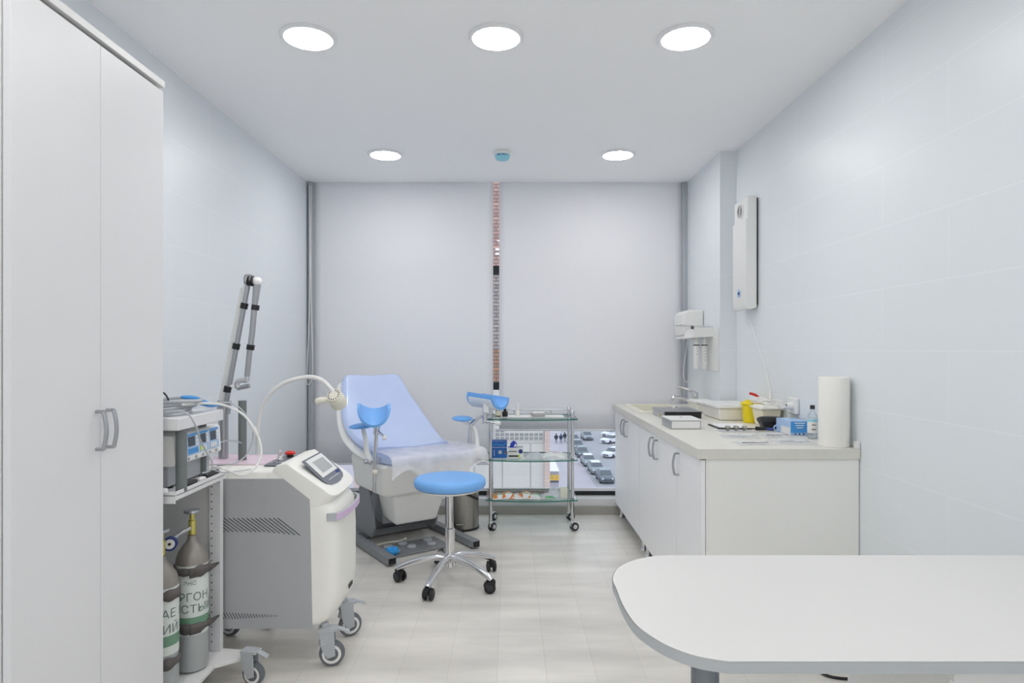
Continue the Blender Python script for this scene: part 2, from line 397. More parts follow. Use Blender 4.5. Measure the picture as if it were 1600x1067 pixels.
    for i, ((x, y), lb) in enumerate(zip(lamps, labs)):
        if i == 0:
            t0 = thing('ceiling_lamp', lb, 'lamp', (x, y, ZC), 0, 'recessed ceiling lamps')
            MB().lathe([(.094, -.004), (.096, -.012), (.104, -.013), (.112, -.007), (.113, -.0005), (.094, -.0005)], n=48).build('trim_ring', 'trim', t0, world=False)
            MB().lathe([(0, -.008), (.09, -.008), (.0945, -.006), (.0945, -.001), (0, -.001)], n=48).build('diffuser', 'lamp', t0, world=False)
        else:
            t = copy_tree(t0); t.location = (x, y, ZC); tag(t, lb, 'lamp', 'recessed ceiling lamps')
    d = P(785, 232, 4.11)
    t = thing('smoke_detector', 'round white smoke detector with a blue printed cover on the ceiling', 'smoke detector', (d.x, 4.11, ZC))
    MB().lathe([(.052, -.001), (.054, -.012), (.05, -.022), (0, -.022)], n=36).build('base', 'plastic', t, world=False)
    cv = MB().lathe([(.048, -.0225), (.046, -.04), (.038, -.052), (.02, -.058), (0, -.059)], n=36).build('cover', 'cap_blue', t, world=False)
    b = MB()
    for k in range(9):
        a = math.radians(-128+9.5*k)
        if k in (3, 7): continue
        for rr, zz in ((.0475, -.030),):
            c = Vector((math.cos(a)*rr, math.sin(a)*rr, zz)); tdir = Vector((-math.sin(a), math.cos(a), 0))
            b.obox(c, tdir*.0030, Vector((math.cos(a), math.sin(a), 0))*.0012, (0, 0, .0028))
    b.build('print', 'navy', cv, world=False)
room()
# ================================================================== helpers for furniture
def bow_handle(parent, p0, p1, out, th, m='satin', name='handle'):
    """a bow handle between two foot points, standing off the door along out"""
    p0, p1, out = Vector(p0), Vector(p1), Vector(out)
    pts = []
    for i in range(15):
        u = i/14; q = p0.lerp(p1, u)
        h = .72+.28*math.sin(PI*u)
        pts.append(q+out*h)
    b = MB().tube(pts, th, 8, 0)
    b.tube([p0, p0+out*.74], th*.85, 8); b.tube([p1, p1+out*.74], th*.85, 8)
    return b.build(name, m, parent)
def caster(parent, x, y, R, w, head, top, fm='grey_mid', wm='tyre', hm='plastic', twin=False, name='caster'):
    h = Vector((math.cos(head), math.sin(head), 0)); a = Vector((-h.y, h.x, 0)); c = Vector((x, y, R))
    st = c-h*R*.55
    b = MB()
    b.cyl((st.x, st.y, R*1.9), (st.x, st.y, top), R*.3, n=16)
    b.cyl((st.x, st.y, R*1.75), (st.x, st.y, R*2.15), R*.52, R*.45, n=20)
    if not twin:
        for sgn in (-1, 1):
            o = a*sgn*(w/2+.006)
            pr = [st+Vector((0, 0, R*1.9))+h*-R*.45, st+Vector((0, 0, R*1.9))+h*R*.75, c+h*R*.3+Vector((0, 0, -.1*R)), c-h*R*.3-Vector((0, 0, .3*R)), c-h*R*.75+Vector((0, 0, .45*R))]
            lo = b.ring([p+o-a*.003 for p in pr]); hi = b.ring([p+o+a*.003 for p in pr]); b.bridge(lo, hi); b.face(lo[::-1]); b.face(hi)
        b.obox(st+Vector((0, 0, R*1.95))+h*R*.25, h*R*.75, a*(w/2+.008), (0, 0, R*.13))
        b.obox(st+Vector((0, 0, R*1.82))+h*R*1.35, h*R*.55+Vector((0, 0, -.22*R)), a*w*.45, (0, 0, R*.07))   # brake pedal
    else:
        b.obox(c+Vector((0, 0, R*.55))-h*R*.2, h*R*.8, a*w*.2, (0, 0, R*.55))
    cs = b.build(name, fm, parent, bevel=.0025)
    for sgn in ((-1, 1) if twin else (0,)):
        ww = w*.36 if twin else w
        cc = c+a*sgn*w*.34
        v = MB()
        n = 28
        prof = [(R*.35, -.5), (R*.8, -.5), (R*.96, -.36), (R, -.15), (R, .15), (R*.96, .36), (R*.8, .5), (R*.35, .5)]
        rings = [v.ring([cc+a*z*ww+(h*math.cos(2*PI*i/n)+Vector((0, 0, 1))*math.sin(2*PI*i/n))*r for i in range(n)]) for r, z in prof]
        for q, k in zip(rings, rings[1:]): v.bridge(q, k)
        v.face(rings[0][::-1]); v.face(rings[-1])
        wo = v.build('wheel', [wm, hm], cs)
        # pale rim on both faces belongs to the wheel's own mesh
        if not twin:
            v = MB(); v.b.from_mesh(wo.data)
            v.mi = 1
            for s2 in (-1, 1):
                o1 = cc+a*s2*(ww*.5+.0012)
                X = parent_matrix(parent).inverted()
                for r0, r1 in ((R*.52, R*.74),):
                    A = v.ring([X@(o1+(h*math.cos(2*PI*i/n)+Vector((0, 0, 1))*math.sin(2*PI*i/n))*r0) for i in range(n)])
                    B = v.ring([X@(o1+(h*math.cos(2*PI*i/n)+Vector((0, 0, 1))*math.sin(2*PI*i/n))*r1) for i in range(n)])
                    v.bridge(A, B)
            v.b.to_mesh(wo.data); v.b.free()
        else:
            v = MB()
            v.cyl(cc+a*sgn*ww*.5, cc+a*sgn*(ww*.5+.002), R*.55, R*.5, 20)
            v.build('wheel_cap', hm, cs)
    return cs
# ================================================================== WARDROBE
def wardrobe():
    X, z1 = -1.10, 2.10
    t = thing('wardrobe', 'tall white two door wardrobe with bow handles along the left wall', 'wardrobe', (-1.32, 1.72, 0))
    b = MB(); b.bx(XL+.004, X-.022, 1.41, 1.426, 0, z1-.022); b.bx(XL+.004, X-.022, 2.014, 2.03, 0, z1-.022); b.bx(XL+.004, XL+.012, 1.426, 2.014, 0, z1-.022)
    b.bx(XL+.012, X-.022, 1.426, 2.014, .06, .078); b.bx(X-.06, X-.045, 1.426, 2.014, 0, .06)
    b.build('carcass', 'white_edge', t)
    MB().bx(XL+.004, X+.004, 1.405, 2.033, z1-.021, z1).build('top_board', 'white_edge', t, bevel=.0015)
    MB().bx(X-.03, X-.0225, 1.43, 2.01, z1-.06, z1-.0225).build('shadow_strip', 'gap', t)  # dark strip standing in for the shadow between top board and doors
    for y0, y1, hy in ((1.41, 1.7185, 1.700), (1.7205, 2.03, 1.744)):
        d = MB().bx(X-.018, X, y0, y1, .065, z1-.033).build('door', 'white', t, bevel=.0012)
        z = EYE-.0945*1.70 if hy < 1.72 else EYE-.0905*1.744
        zt, zb = (1.085, .985) 
        bow_handle(d, (X, hy, zb), (X, hy, zt), (.028, 0, 0), .0055)
wardrobe()
# ================================================================== COUNTER
CX0, CX1, CZ = .793, 1.445, .839
def counter():
    units = [(3.92, 4.83, 'white sink cupboard with two doors at the window end of the counter', [(3.925, 4.375, 4.325), (4.378, 4.826, 4.43)]),
             (3.052, 3.918, 'white base cupboard with two doors in the middle of the counter', [(3.055, 3.483, 3.435), (3.486, 3.915, 3.535)]),
             (2.655, 3.050, 'white base cupboard with one door at the desk end of the counter', [(2.658, 3.047, 3.005)])]
    for y0, y1, lab, doors in units:
        xr = XF-.003 if y1 > 4.1 else XR-.003
        t = thing('base_cupboard', lab, 'cupboard', ((CX0+xr)/2, (y0+y1)/2, 0), 0, 'base cupboards under the worktop')
        b = MB()
        if y1 > 4.1: pts = [(CX0+.02, y0), (XR-.003, y0), (XR-.003, YS-.003), (xr, YS-.003), (xr, y1), (CX0+.02, y1)]
        else: pts = [(CX0+.02, y0), (xr, y0), (xr, y1), (CX0+.02, y1)]
        if y1 > 4.1:   # open box so that the basin has room
            b.bx(CX0+.02, XR-.003, y0, y0+.016, .1, .797); b.bx(CX0+.02, XF-.003, y1-.016, y1, .1, .797); b.bx(CX0+.02, XF-.003, y0+.016, y1-.016, .1, .116)
            b.bx(CX0+.02, CX0+.036, y0+.016, y1-.016, .116, .797)
            b.build('carcass', 'unit_side', t)
        else: b.prism(pts, .10, .797).build('carcass', 'unit_side', t)
        for a, c, hy in doors:
            d = MB().bx(CX0, CX0+.018, a, c, .10, .790).build('door', 'unit_white', t, bevel=.001)
            zh = .775; 
            bow_handle(d, (CX0, hy, .662), (CX0, hy, .762), (-.028, 0, 0), .0055)
        MB().bx(CX0+.07, CX0+.086, y0+.002, y1-.002, .0, .10).build('plinth', 'plinth', t)
        for yy in (y0+.06, y1-.06):
            MB().lathe([(.022, 0), (.024, .006), (.016, .016), (.014, .099)], (CX0+.042, yy, 0), 18).build('foot', 'chrome', t)
        if y0 < 2.7:
            MB().bx(CX0+.03, XR-.003, y0-.0035, y0-.0005, .0, .797).build('end_panel', 'unit_side', t)
    # worktop around the basin cut-out
    b = MB(); x0, z0, z1 = CX0-.018, .798, CZ
    hx0, hx1, hy0, hy1 = .865, 1.15, 4.16, 4.70
    b.bx(x0, XR-.003, 2.64, YS-.003, z0, z1); b.bx(x0, hx0, YS-.003, YB-.03, z0, z1); b.bx(hx1, XF-.003, YS-.003, YB-.03, z0, z1)
    b.bx(hx0, hx1, YS-.003, hy0, z0, z1); b.bx(hx0, hx1, hy1, YB-.03, z0, z1)
    w = b.build('worktop', 'marble', bevel=.0)
    tag(w, 'pale speckled laminate worktop running over the white base cupboards', 'worktop')
    MB().bx(1.428, XR-.0025, 2.641, 2.662, CZ+.0002, CZ+.029).build('upstand_end', 'white_edge', w, bevel=.002)
    # basin
    t = thing('sink', 'cream inset sink at the window end of the worktop', 'sink', (1.008, 4.43, CZ))
    b = MB()
    for r in (0,):
        o = b.ring([(hx0-.03, hy0-.03, CZ+.001), (hx1+.03, hy0-.03, CZ+.001), (hx1+.03, hy1+.03, CZ+.001), (hx0-.03, hy1+.03, CZ+.001)])
        o2 = b.ring([(hx0-.026, hy0-.026, CZ+.011), (hx1+.026, hy0-.026, CZ+.011), (hx1+.026, hy1+.026, CZ+.011), (hx0-.026, hy1+.026, CZ+.011)])
        i1 = b.ring([(hx0+.012, hy0+.012, CZ+.011), (hx1-.012, hy0+.012, CZ+.011), (hx1-.012, hy1-.012, CZ+.011), (hx0+.012, hy1-.012, CZ+.011)])
        i2 = b.ring([(hx0+.022, hy0+.022, CZ-.14), (hx1-.022, hy0+.022, CZ-.14), (hx1-.022, hy1-.022, CZ-.14), (hx0+.022, hy1-.022, CZ-.14)])
        b.bridge(o, o2); b.bridge(o2, i1); b.bridge(i1, i2); b.face(i2)
    b.build('basin', 'cream', t, bevel=.004)
    MB().cyl((1.008, 4.43, CZ-.1398), (1.008, 4.43, CZ-.137), .03, n=24).build('drain', 'chrome', t)
    # mixer tap
    tp = Vector((1.262, 4.38, CZ))
    t = thing('mixer_tap', 'chrome mixer tap with lever beside the cream sink', 'tap', tp)
    b = MB(); b.lathe([(.028, .001), (.029, .008), (.026, .012), (.025, .10), (.027, .112), (.022, .122), (0, .124)], tp, 24)
    b.build('body', 'chrome', t)
    MB().tube([tp+Vector((-.01, 0, .05)), tp+Vector((-.07, 0, .072)), tp+Vector((-.13, .0, .085)), tp+Vector((-.15, 0, .078)), tp+Vector((-.152, 0, .062))], .011, 10, 4).build('spout', 'chrome', t)
    MB().tube([tp+Vector((0, 0, .118)), tp+Vector((-.05, .0, .14)), tp+Vector((-.115, .02, .158))], lambda u: .011-.004*u, 10, 4).build('lever', 'chrome', t)
counter()
# ================================================================== DESK IN THE FOREGROUND
def desk():
    z = .745
    out = [(1600, 866.2), (1300, 866.8), (1050, 867.2), (1026, 868), (1003, 871.5), (985, 876.5), (972, 882.5), (963, 889.5), (957.8, 899), (958, 908), (963, 919), (972, 942), (985, 964), (996, 977), (1010, 988), (1032, 1002), (1055.5, 1013), (1092, 1025), (1138, 1032.5), (1171, 1034.5), (1300, 1035.5), (1600, 1038)]
    pts = [onz(x, y, z) for x, y in out]
    pts = [(p.x, p.y) for p in pts]
    e = 1.425
    pts[0] = (e, pts[1][1]); pts[-1] = (e, pts[-2][1])
    pts[1] = (1.1, pts[2][1]); pts[2] = (pts[2][0], pts[2][1]); pts[-2] = (1.1, pts[-1][1]); pts[0] = (e, pts[2][1]); 
    t = thing('desk', 'white laminate desk with rounded end and a metal tube leg in the foreground', 'desk', (.9, 1.3, 0))
    core = smooth_path([(x, y, 0) for x, y in pts[2:-3]], 3)
    ol = [(e, pts[0][1])]+[(p.x, p.y) for p in core]+[(e, core[-1].y)]
    MB().prism(ol, z-.020, z).build('desk_top', 'desk', t, bevel=.0012)
    # edge banding a hair proud of the board
    cx = [(x, y) for x, y in ol[1:-1]]
    b = MB(); n = len(ol); a = []; c = []
    for i, (x, y) in enumerate(ol):
        p0, p1 = Vector(ol[max(i-1, 0)]), Vector(ol[min(i+1, n-1)])
        d = (p1-p0).normalized(); nn = Vector((d.y, -d.x))
        if nn.dot(Vector((x-.9, y-1.28))) < 0: nn = -nn
        q = Vector((x, y))+nn*.0012
        a.append(b.b.verts.new((q.x, q.y, z-.0205))); c.append(b.b.verts.new((q.x, q.y, z-.0016)))
    b.bridge(a, c, False); b.build('edge_band', 'desk_edge', t, recalc=True)
    lx = P(1101.5, 1000, 1.235)
    MB().lathe([(.033, 0), (.034, .01), (.0265, .014), (.0265, z-.03), (.04, z-.028), (.04, z-.0207)], (lx.x, 1.235, 0), 32).build('leg', 'leg_steel', t)
    # pedestal under the right end
    px = P(1484, 1055, 1.12)
    pd = MB().bx(px.x, 1.40, 1.12, 1.46, .03, .674).build('pedestal', 'white_edge', t, bevel=.002)
    for k in range(3):
        MB().bx(px.x+.012, 1.39, 1.108, 1.1195, .05+.2*k, .235+.2*k).build('drawer_front', 'white', pd, bevel=.0012)
    MB().bx(px.x-.003, 1.403, 1.105, 1.463, .676, .694).build('pedestal_top', 'white_edge', pd)
    MB().bx(px.x+.08, 1.32, 1.14, 1.44, .6945, z-.0207).build('riser', 'gap', pd)
    tag(MB().tube([onz(1283, 1051, .006), onz(1300, 1057.5, .006), onz(1330, 1060.5, .006), onz(1358, 1057, .006), onz(1372, 1049, .006), onz(1350, 1040, .006), onz(1310, 1038, .006), onz(1270, 1044, .006)], .0055, 8, 6).build('cable', 'black'), 'black cable lying in a loop on the floor below the desk', 'cable')
desk()
# ================================================================== EQUIPMENT CART BEHIND THE WARDROBE
def cart():
    x0, x1, y0, y1 = -1.46, -1.08, 2.07, 2.462
    t = thing('equipment_cart', 'white steel equipment cart with shelves and swivel casters beside the wardrobe', 'cart', (-1.27, 2.27, 0))
    # base plate with two outriggers
    b = MB(); pts = [(x0, y0), (-1.12, y0), (-1.02, y0-.01), (-.992, y0+.02), (-1.0, y0+.06), (-1.075, 2.20), (-1.075, 2.33), (-1.0, 2.385), (-.985, 2.415), (-1.0, 2.445), (-1.10, 2.46), (x0, y1)]
    b.prism(pts, .088, .103); b.build('base_plate', 'white_edge', t, bevel=.002)
    caster(t, -.955, 2.385, .043, .026, -.2, .088); caster(t, -.955, 2.08, .043, .026, .3, .088); caster(t, -1.40, 2.42, .043, .026, 2.6, .088); caster(t, -1.40, 2.11, .043, .026, 3.5, .088)
    # far side panel and its bright upright
    MB().bx(x0, -1.142, y1-.012, y1-.004, .104, .76).build('side_panel', 'white_edge', t)
    b = MB().bx(-1.142, -1.102, y1-.03, y1-.004, .104, .76); b.mi = 1
    for k in range(22): b.cyl((-1.134, y1-.0301, .14+.028*k), (-1.134, y1-.0308, .14+.028*k), .0028, n=8)
    b.build('upright', ['white', 'slot'], t)
    MB().bx(x0, x0+.008, y0+.01, y1-.013, .104, .98).build('back_panel', 'grey_mid', t)
    # trays
    b = MB(); b.bx(x0+.009, x1, y0, y1-.035, .774, .779); b.bx(x1-.004, x1, y0, y1-.035, .761, .790); b.bx(x0+.009, x1-.004, y0, y0+.004, .75, .79); b.build('device_shelf', 'white', t, bevel=.0015)
    b = MB(); b.bx(x0, x1+.003, y0+.01, y1-.055, .985, 1.026); b.build('top_shelf', 'white', t, bevel=.004)
    b = MB(); b.tube([(x0+.02, y0-.012, .80), (-1.19, y0-.014, .80), (-1.13, y0-.01, .795), (-1.115, y0+.004, .79)], .011, 8, 4); b.build('push_rail', 'white', t)
    for (px, py) in ((-1.094, 2.13), (-1.15, 2.392), (-1.43, 2.10)):
        MB().cyl((px, py, .7795), (px, py, .9845 if py > 2.3 or px < -1.3 else .9845), .0172 if py < 2.3 else .014, n=20).build('post', 'grey_post', t)
    # belts around the bottles, loose pointed ends
    for cyx, cyy, r, z, far in ((-1.145, 2.305, .0565, .468, True), (-1.145, 2.305, .0565, .268, True), (-1.17, 2.145, .0565, .44, False), (-1.17, 2.145, .0565, .215, False)):
        b = MB(); A = []; B2 = []; n = 40
        for i in range(n):
            a = 2*PI*i/n; w = .017+.004*math.sin(3*a+z*20)+.003*math.sin(7*a)
            A.append(b.b.verts.new((cyx+math.cos(a)*(r+.002), cyy+math.sin(a)*(r+.002), z-w))); B2.append(b.b.verts.new((cyx+math.cos(a)*(r+.002), cyy+math.sin(a)*(r+.002), z+w*.8)))
        b.bridge(A, B2)
        if far:
            s = [(cyx+.02, cyy-.053), (cyx+.045, cyy-.03), (cyx+.05, cyy+.03), (-1.10, 2.425)]
            lo = [-.022, -.022, -.026, -.026]; hi = [.012, .010, .002, -.020]
            L = [b.b.verts.new((x, y-.006, z+q)) for (x, y), q in zip(s, lo)]; H = [b.b.verts.new((x, y-.006, z+q)) for (x, y), q in zip(s, hi)]
            b.bridge(L, H, False)
        b.build('belt', 'strap', t, solid=.0025, recalc=False)
cart()
def gas_cylinder(x, y, lab, words, top, group='gas cylinders in the cart'):
    z0, r = .1045, .0545
    t = thing('gas_cylinder', lab, 'gas cylinder', (x, y, z0), 0, group)
    zs = top-.105
    L = lambda prof: MB().lathe(prof, (x, y, 0), 40)
    L([(.035, z0), (.05, z0+.006), (r, z0+.022), (r, z0+.135)]).build('lower_body', 'cyl_base', t)
    L([(r, z0+.1355), (r+.0002, z0+.14), (r+.0002, zs), (r, zs+.0005)]).build('body', 'cyl_white', t)
    L([(r, zs+.001), (r*.97, zs+.018), (r*.86, zs+.038), (r*.62, zs+.06), (r*.36, zs+.076), (r*.28, zs+.088), (r*.28, zs+.098), (0, zs+.099)]).build('shoulder', 'cyl_grey', t)
    L([(r+.001, z0+.165), (r+.001, z0+.2)]).build('green_band', 'cyl_green', t)
    v = L([(.011, zs+.099), (.013, zs+.104), (.013, zs+.15), (.009, zs+.153), (.009, zs+.175), (0, zs+.175)]).build('valve', 'brass', t)
    b = MB(); b.lathe([(.006, zs+.176), (.026, zs+.178), (.028, zs+.183), (.026, zs+.188), (.010, zs+.190), (0, zs+.190)], (x, y, 0), 24); b.build('handwheel', 'satin', v)
    b = MB()
    for txt, size, zz, a0 in words:
        b.text(txt, size, lambda X, Z: Vector((x+math.cos(a0+X/(r+.001))*(r+.0012), y+math.sin(a0+X/(r+.001))*(r+.0012), zz+Z)))
    b.build('lettering', 'letter', t, recalc=False)
    return t, v, zs
c2 = gas_cylinder(-1.145, 2.305, 'grey topped gas cylinder lettered for argon, with valve and gauge, far one in the cart',
                  [('ЭНС', .020, .425, -1.25), ('АРГОН', .040, .375, -1.22), ('ЧИСТЫЙ', .040, .333, -1.24)], .59)
b = MB(); b.cyl((-1.145, 2.305, c2[2]+.125), (-1.165, 2.262, c2[2]+.115), .0085, n=14); b.cyl((-1.165, 2.262, c2[2]+.115), (-1.172, 2.215, c2[2]+.105), .011, n=14)
rg = b.build('regulator', 'satin', c2[0])
gp = Vector((-1.168, 2.198, c2[2]+.098)); gd = Vector((.35, -.93, .1)).normalized()
g = MB().cyl(gp-gd*.012, gp+gd*.010, .0235, n=28).build('gauge', 'navy', c2[0])
MB().cyl(gp+gd*.0101, gp+gd*.0112, .0165, n=28).build('dial', 'plastic', g)
MB().cyl(gp+gd*.0113, gp+gd*.0125, .005, n=12).build('needle_hub', 'black', g)
c1 = gas_cylinder(-1.17, 2.145, 'near gas cylinder with black belts, half hidden by the wardrobe edge', [('АЕ', .040, .375, -.62), ('НИЙ', .040, .325, -.75)], .565)
# ------------------------------------------------------------------ electrosurgical generator on the tray
def generator():
    x0, x1, y0, y1 = -1.42, -1.1135, 2.13, 2.470
    t = thing('electrosurgical_generator', 'white electrosurgical generator with three grey displays on the cart shelf', 'generator', (-1.25, 2.28, .7795))
    MB().bx(x0, -1.15, y0+.02, y1-.02, .786, .857).build('under_unit', 'grey_mid', t, bevel=.003)
    for fx in (-1.38, -1.16):
        for fy in (y0+.05, y1-.05): MB().cyl((fx, fy, .7797), (fx, fy, .7858), .012, n=14).build('foot', 'black', t)
    b = MB().prism([(x0, .858), (x1-.006, .858), (x1, .864), (x1-.006, .957), (x1-.012, .962), (x0, .965)], y0, y1, 'XZ')
    b.build('housing', 'plastic', t, bevel=.004)
    f = lambda y, z, o=0: Vector((x1+.0012-.006*(z-.864)/.093+o, y, z))
    def quad(ya, yb, za, zb, o, d=.001):
        m = MB(); c = (f(ya, za, o)+f(yb, zb, o))/2
        return m.obox(c, (d/2, 0, 0), (0, (yb-ya)/2, 0), (-.003*(zb-za)/.093, 0, (zb-za)/2))
    for i, (ya, yb) in enumerate(((2.212, 2.292), (2.300, 2.368), (2.376, 2.45))):
        p = quad(ya, yb, .881, .957, 0).build('control_panel', 'pale_print', t)
        w = yb-ya
        quad(ya+w*.08, yb-w*.34, .912, .945, .0012).build('display', 'lcd_dark', p)
        for k in range(3): quad(yb-w*.27, yb-w*.10, .910+.013*k, .920+.013*k, .0016, .002).build('button', 'plastic', p)
        quad(ya+w*.06, yb-w*.12, .9475, .953, .0012).build('stripe', 'sky', p)
        for k in range(4 if i == 0 else 3):
            quad(ya+w*(.06+.23*k), ya+w*(.24+.23*k), .886, .904, .0012).build('key', 'sky' if i == 0 else ('lime' if (i, k) == (1, 0) else 'plastic'), p)
    for k in range(5): 
        yy = 2.215+.052*k
        MB().cyl(f(yy, .871, 0), f(yy, .871, .004), .005, n=12).build('socket', 'grey_mid', t)
    b = MB()
    for k in range(3): b.bx(-1.30+.0*k, -1.24-.01*k, y0-.0012, y0-.0002, .935-.009*k, .939-.009*k)
    b.build('print', 'slot', t)
    # plugs in front, on the tray
generator()
def adapter(lab, p, q, r, m):
    tag(MB().tube([p, Vector(p).lerp(Vector(q), .5), q], lambda u: r*(.6+.5*math.sin(PI*min(max(u, .1), .9))), 12).build('cable_plug', m), lab, 'plug', None)
adapter('black inline plug lying on the cart shelf in front of the displays', (-1.098, 2.30, .7925), (-1.098, 2.40, .7925), .0125, 'black')
adapter('dark grey plug lying on the cart shelf below the first display', (-1.100, 2.165, .791), (-1.098, 2.235, .791), .0105, 'rubber')
adapter('white plug lying on the cart shelf between two dark plugs', (-1.096, 2.25, .789), (-1.096, 2.295, .789), .009, 'plastic')
# ------------------------------------------------------------------ cables on the cart
cb = []
for k in range(5):
    pts = []
    for i in range(14):
        a = 2*PI*i/14
        pts.append((-1.20+.085*math.cos(a)+.006*k-.012*math.sin(a*2+k), 2.215+.10*math.sin(a)+.004*math.sin(3*a+k), 1.0335+.010*k+.002*math.sin(a*3+k)))
    cb.append(pts)
b = MB()
for pts in cb: b.tube(pts, .0062, 8, 4, closed=True)
tag(b.build('coiled_cable', 'grey_mid'), 'coil of thick pale grey cable on the top shelf of the cart', 'cable')
b = MB()
for k in range(2):
    b.tube([(-1.30+.11*math.cos(2*PI*i/12)+.01*k, 2.35+.07*math.sin(2*PI*i/12), 1.033+.008*k+.003*math.sin(i)) for i in range(12)], .004, 6, 4, closed=True)
tag(b.build('coiled_cable', 'black'), 'thin black cable coiled behind the grey coil on the cart top', 'cable')
tag(MB().tube([(-1.12, 2.18, 1.0885), (-1.112, 2.24, 1.078), (-1.11, 2.30, 1.062), (-1.112, 2.38, 1.0425), (-1.112, 2.45, 1.034)], lambda u: .003+.009*max(0, math.sin(PI*min(1, u*1.15)))**.7, 10, 6).build('cable_sleeve', 'sky'), 'bright blue sleeve lying on the cables of the cart top', 'cable sleeve')
def cable(lab, pts, r, m, k=6): tag(MB().tube([P(*p) for p in pts], r, 8, k).build('cable', m), lab, 'cable')
cable('thick white cable arching from the cart top round to the plug on the shelf', [(285, 632, 2.16), (320, 630, 2.28), (350, 633, 2.40), (375, 644, 2.43), (391, 660, 2.43), (399, 676, 2.42), (406, 690, 2.41), (408, 708, 2.40), (402, 726, 2.37), (388, 739, 2.33), (372, 742, 2.28), (356, 735, 2.22), (345, 731, 2.20), (331, 730, 2.27)], .0045, 'plastic')
cable('thin grey cable looping beside the thick white one', [(330, 629, 2.36), (362, 630, 2.42), (380, 643, 2.44), (394, 665, 2.44), (394, 690, 2.42), (384, 712, 2.39), (368, 723, 2.36), (352, 726, 2.34), (340, 727, 2.38)], .0028, 'grey_mid')
cable('grey cable hanging down in front of the generator displays', [(262, 645, 2.0905), (280, 643, 2.075), (294, 647, 2.075), (305, 664, 2.10), (312, 685, 2.14), (322, 705, 2.18), (331, 722, 2.21), (328, 735, 2.21), (316, 739, 2.20)], .0028, 'grey_mid')
cable('grey cable running behind the generator to the laser', [(338, 694, 2.50), (352, 689, 2.52), (366, 688.5, 2.55), (377, 692, 2.64)], .003, 'grey_mid')
cable('thin pale cable resting across the front of the cart shelf', [(330, 733, 2.235), (350, 738, 2.25), (372, 736, 2.29), (392, 733, 2.33)], .0022, 'grey_mid')
cable('short dark cable bending up from the cart top beside the wardrobe', [(247, 612, 2.13), (256, 614, 2.13), (262, 622, 2.13), (264, 630, 2.14)], .003, 'rubber')
tag(MB().cyl(P(396, 668, 2.412), P(402, 681, 2.412), .010, .006, 12).build('cable_splitter', 'plastic'), 'white cable splitter halfway down the thick white cable', 'cable splitter')
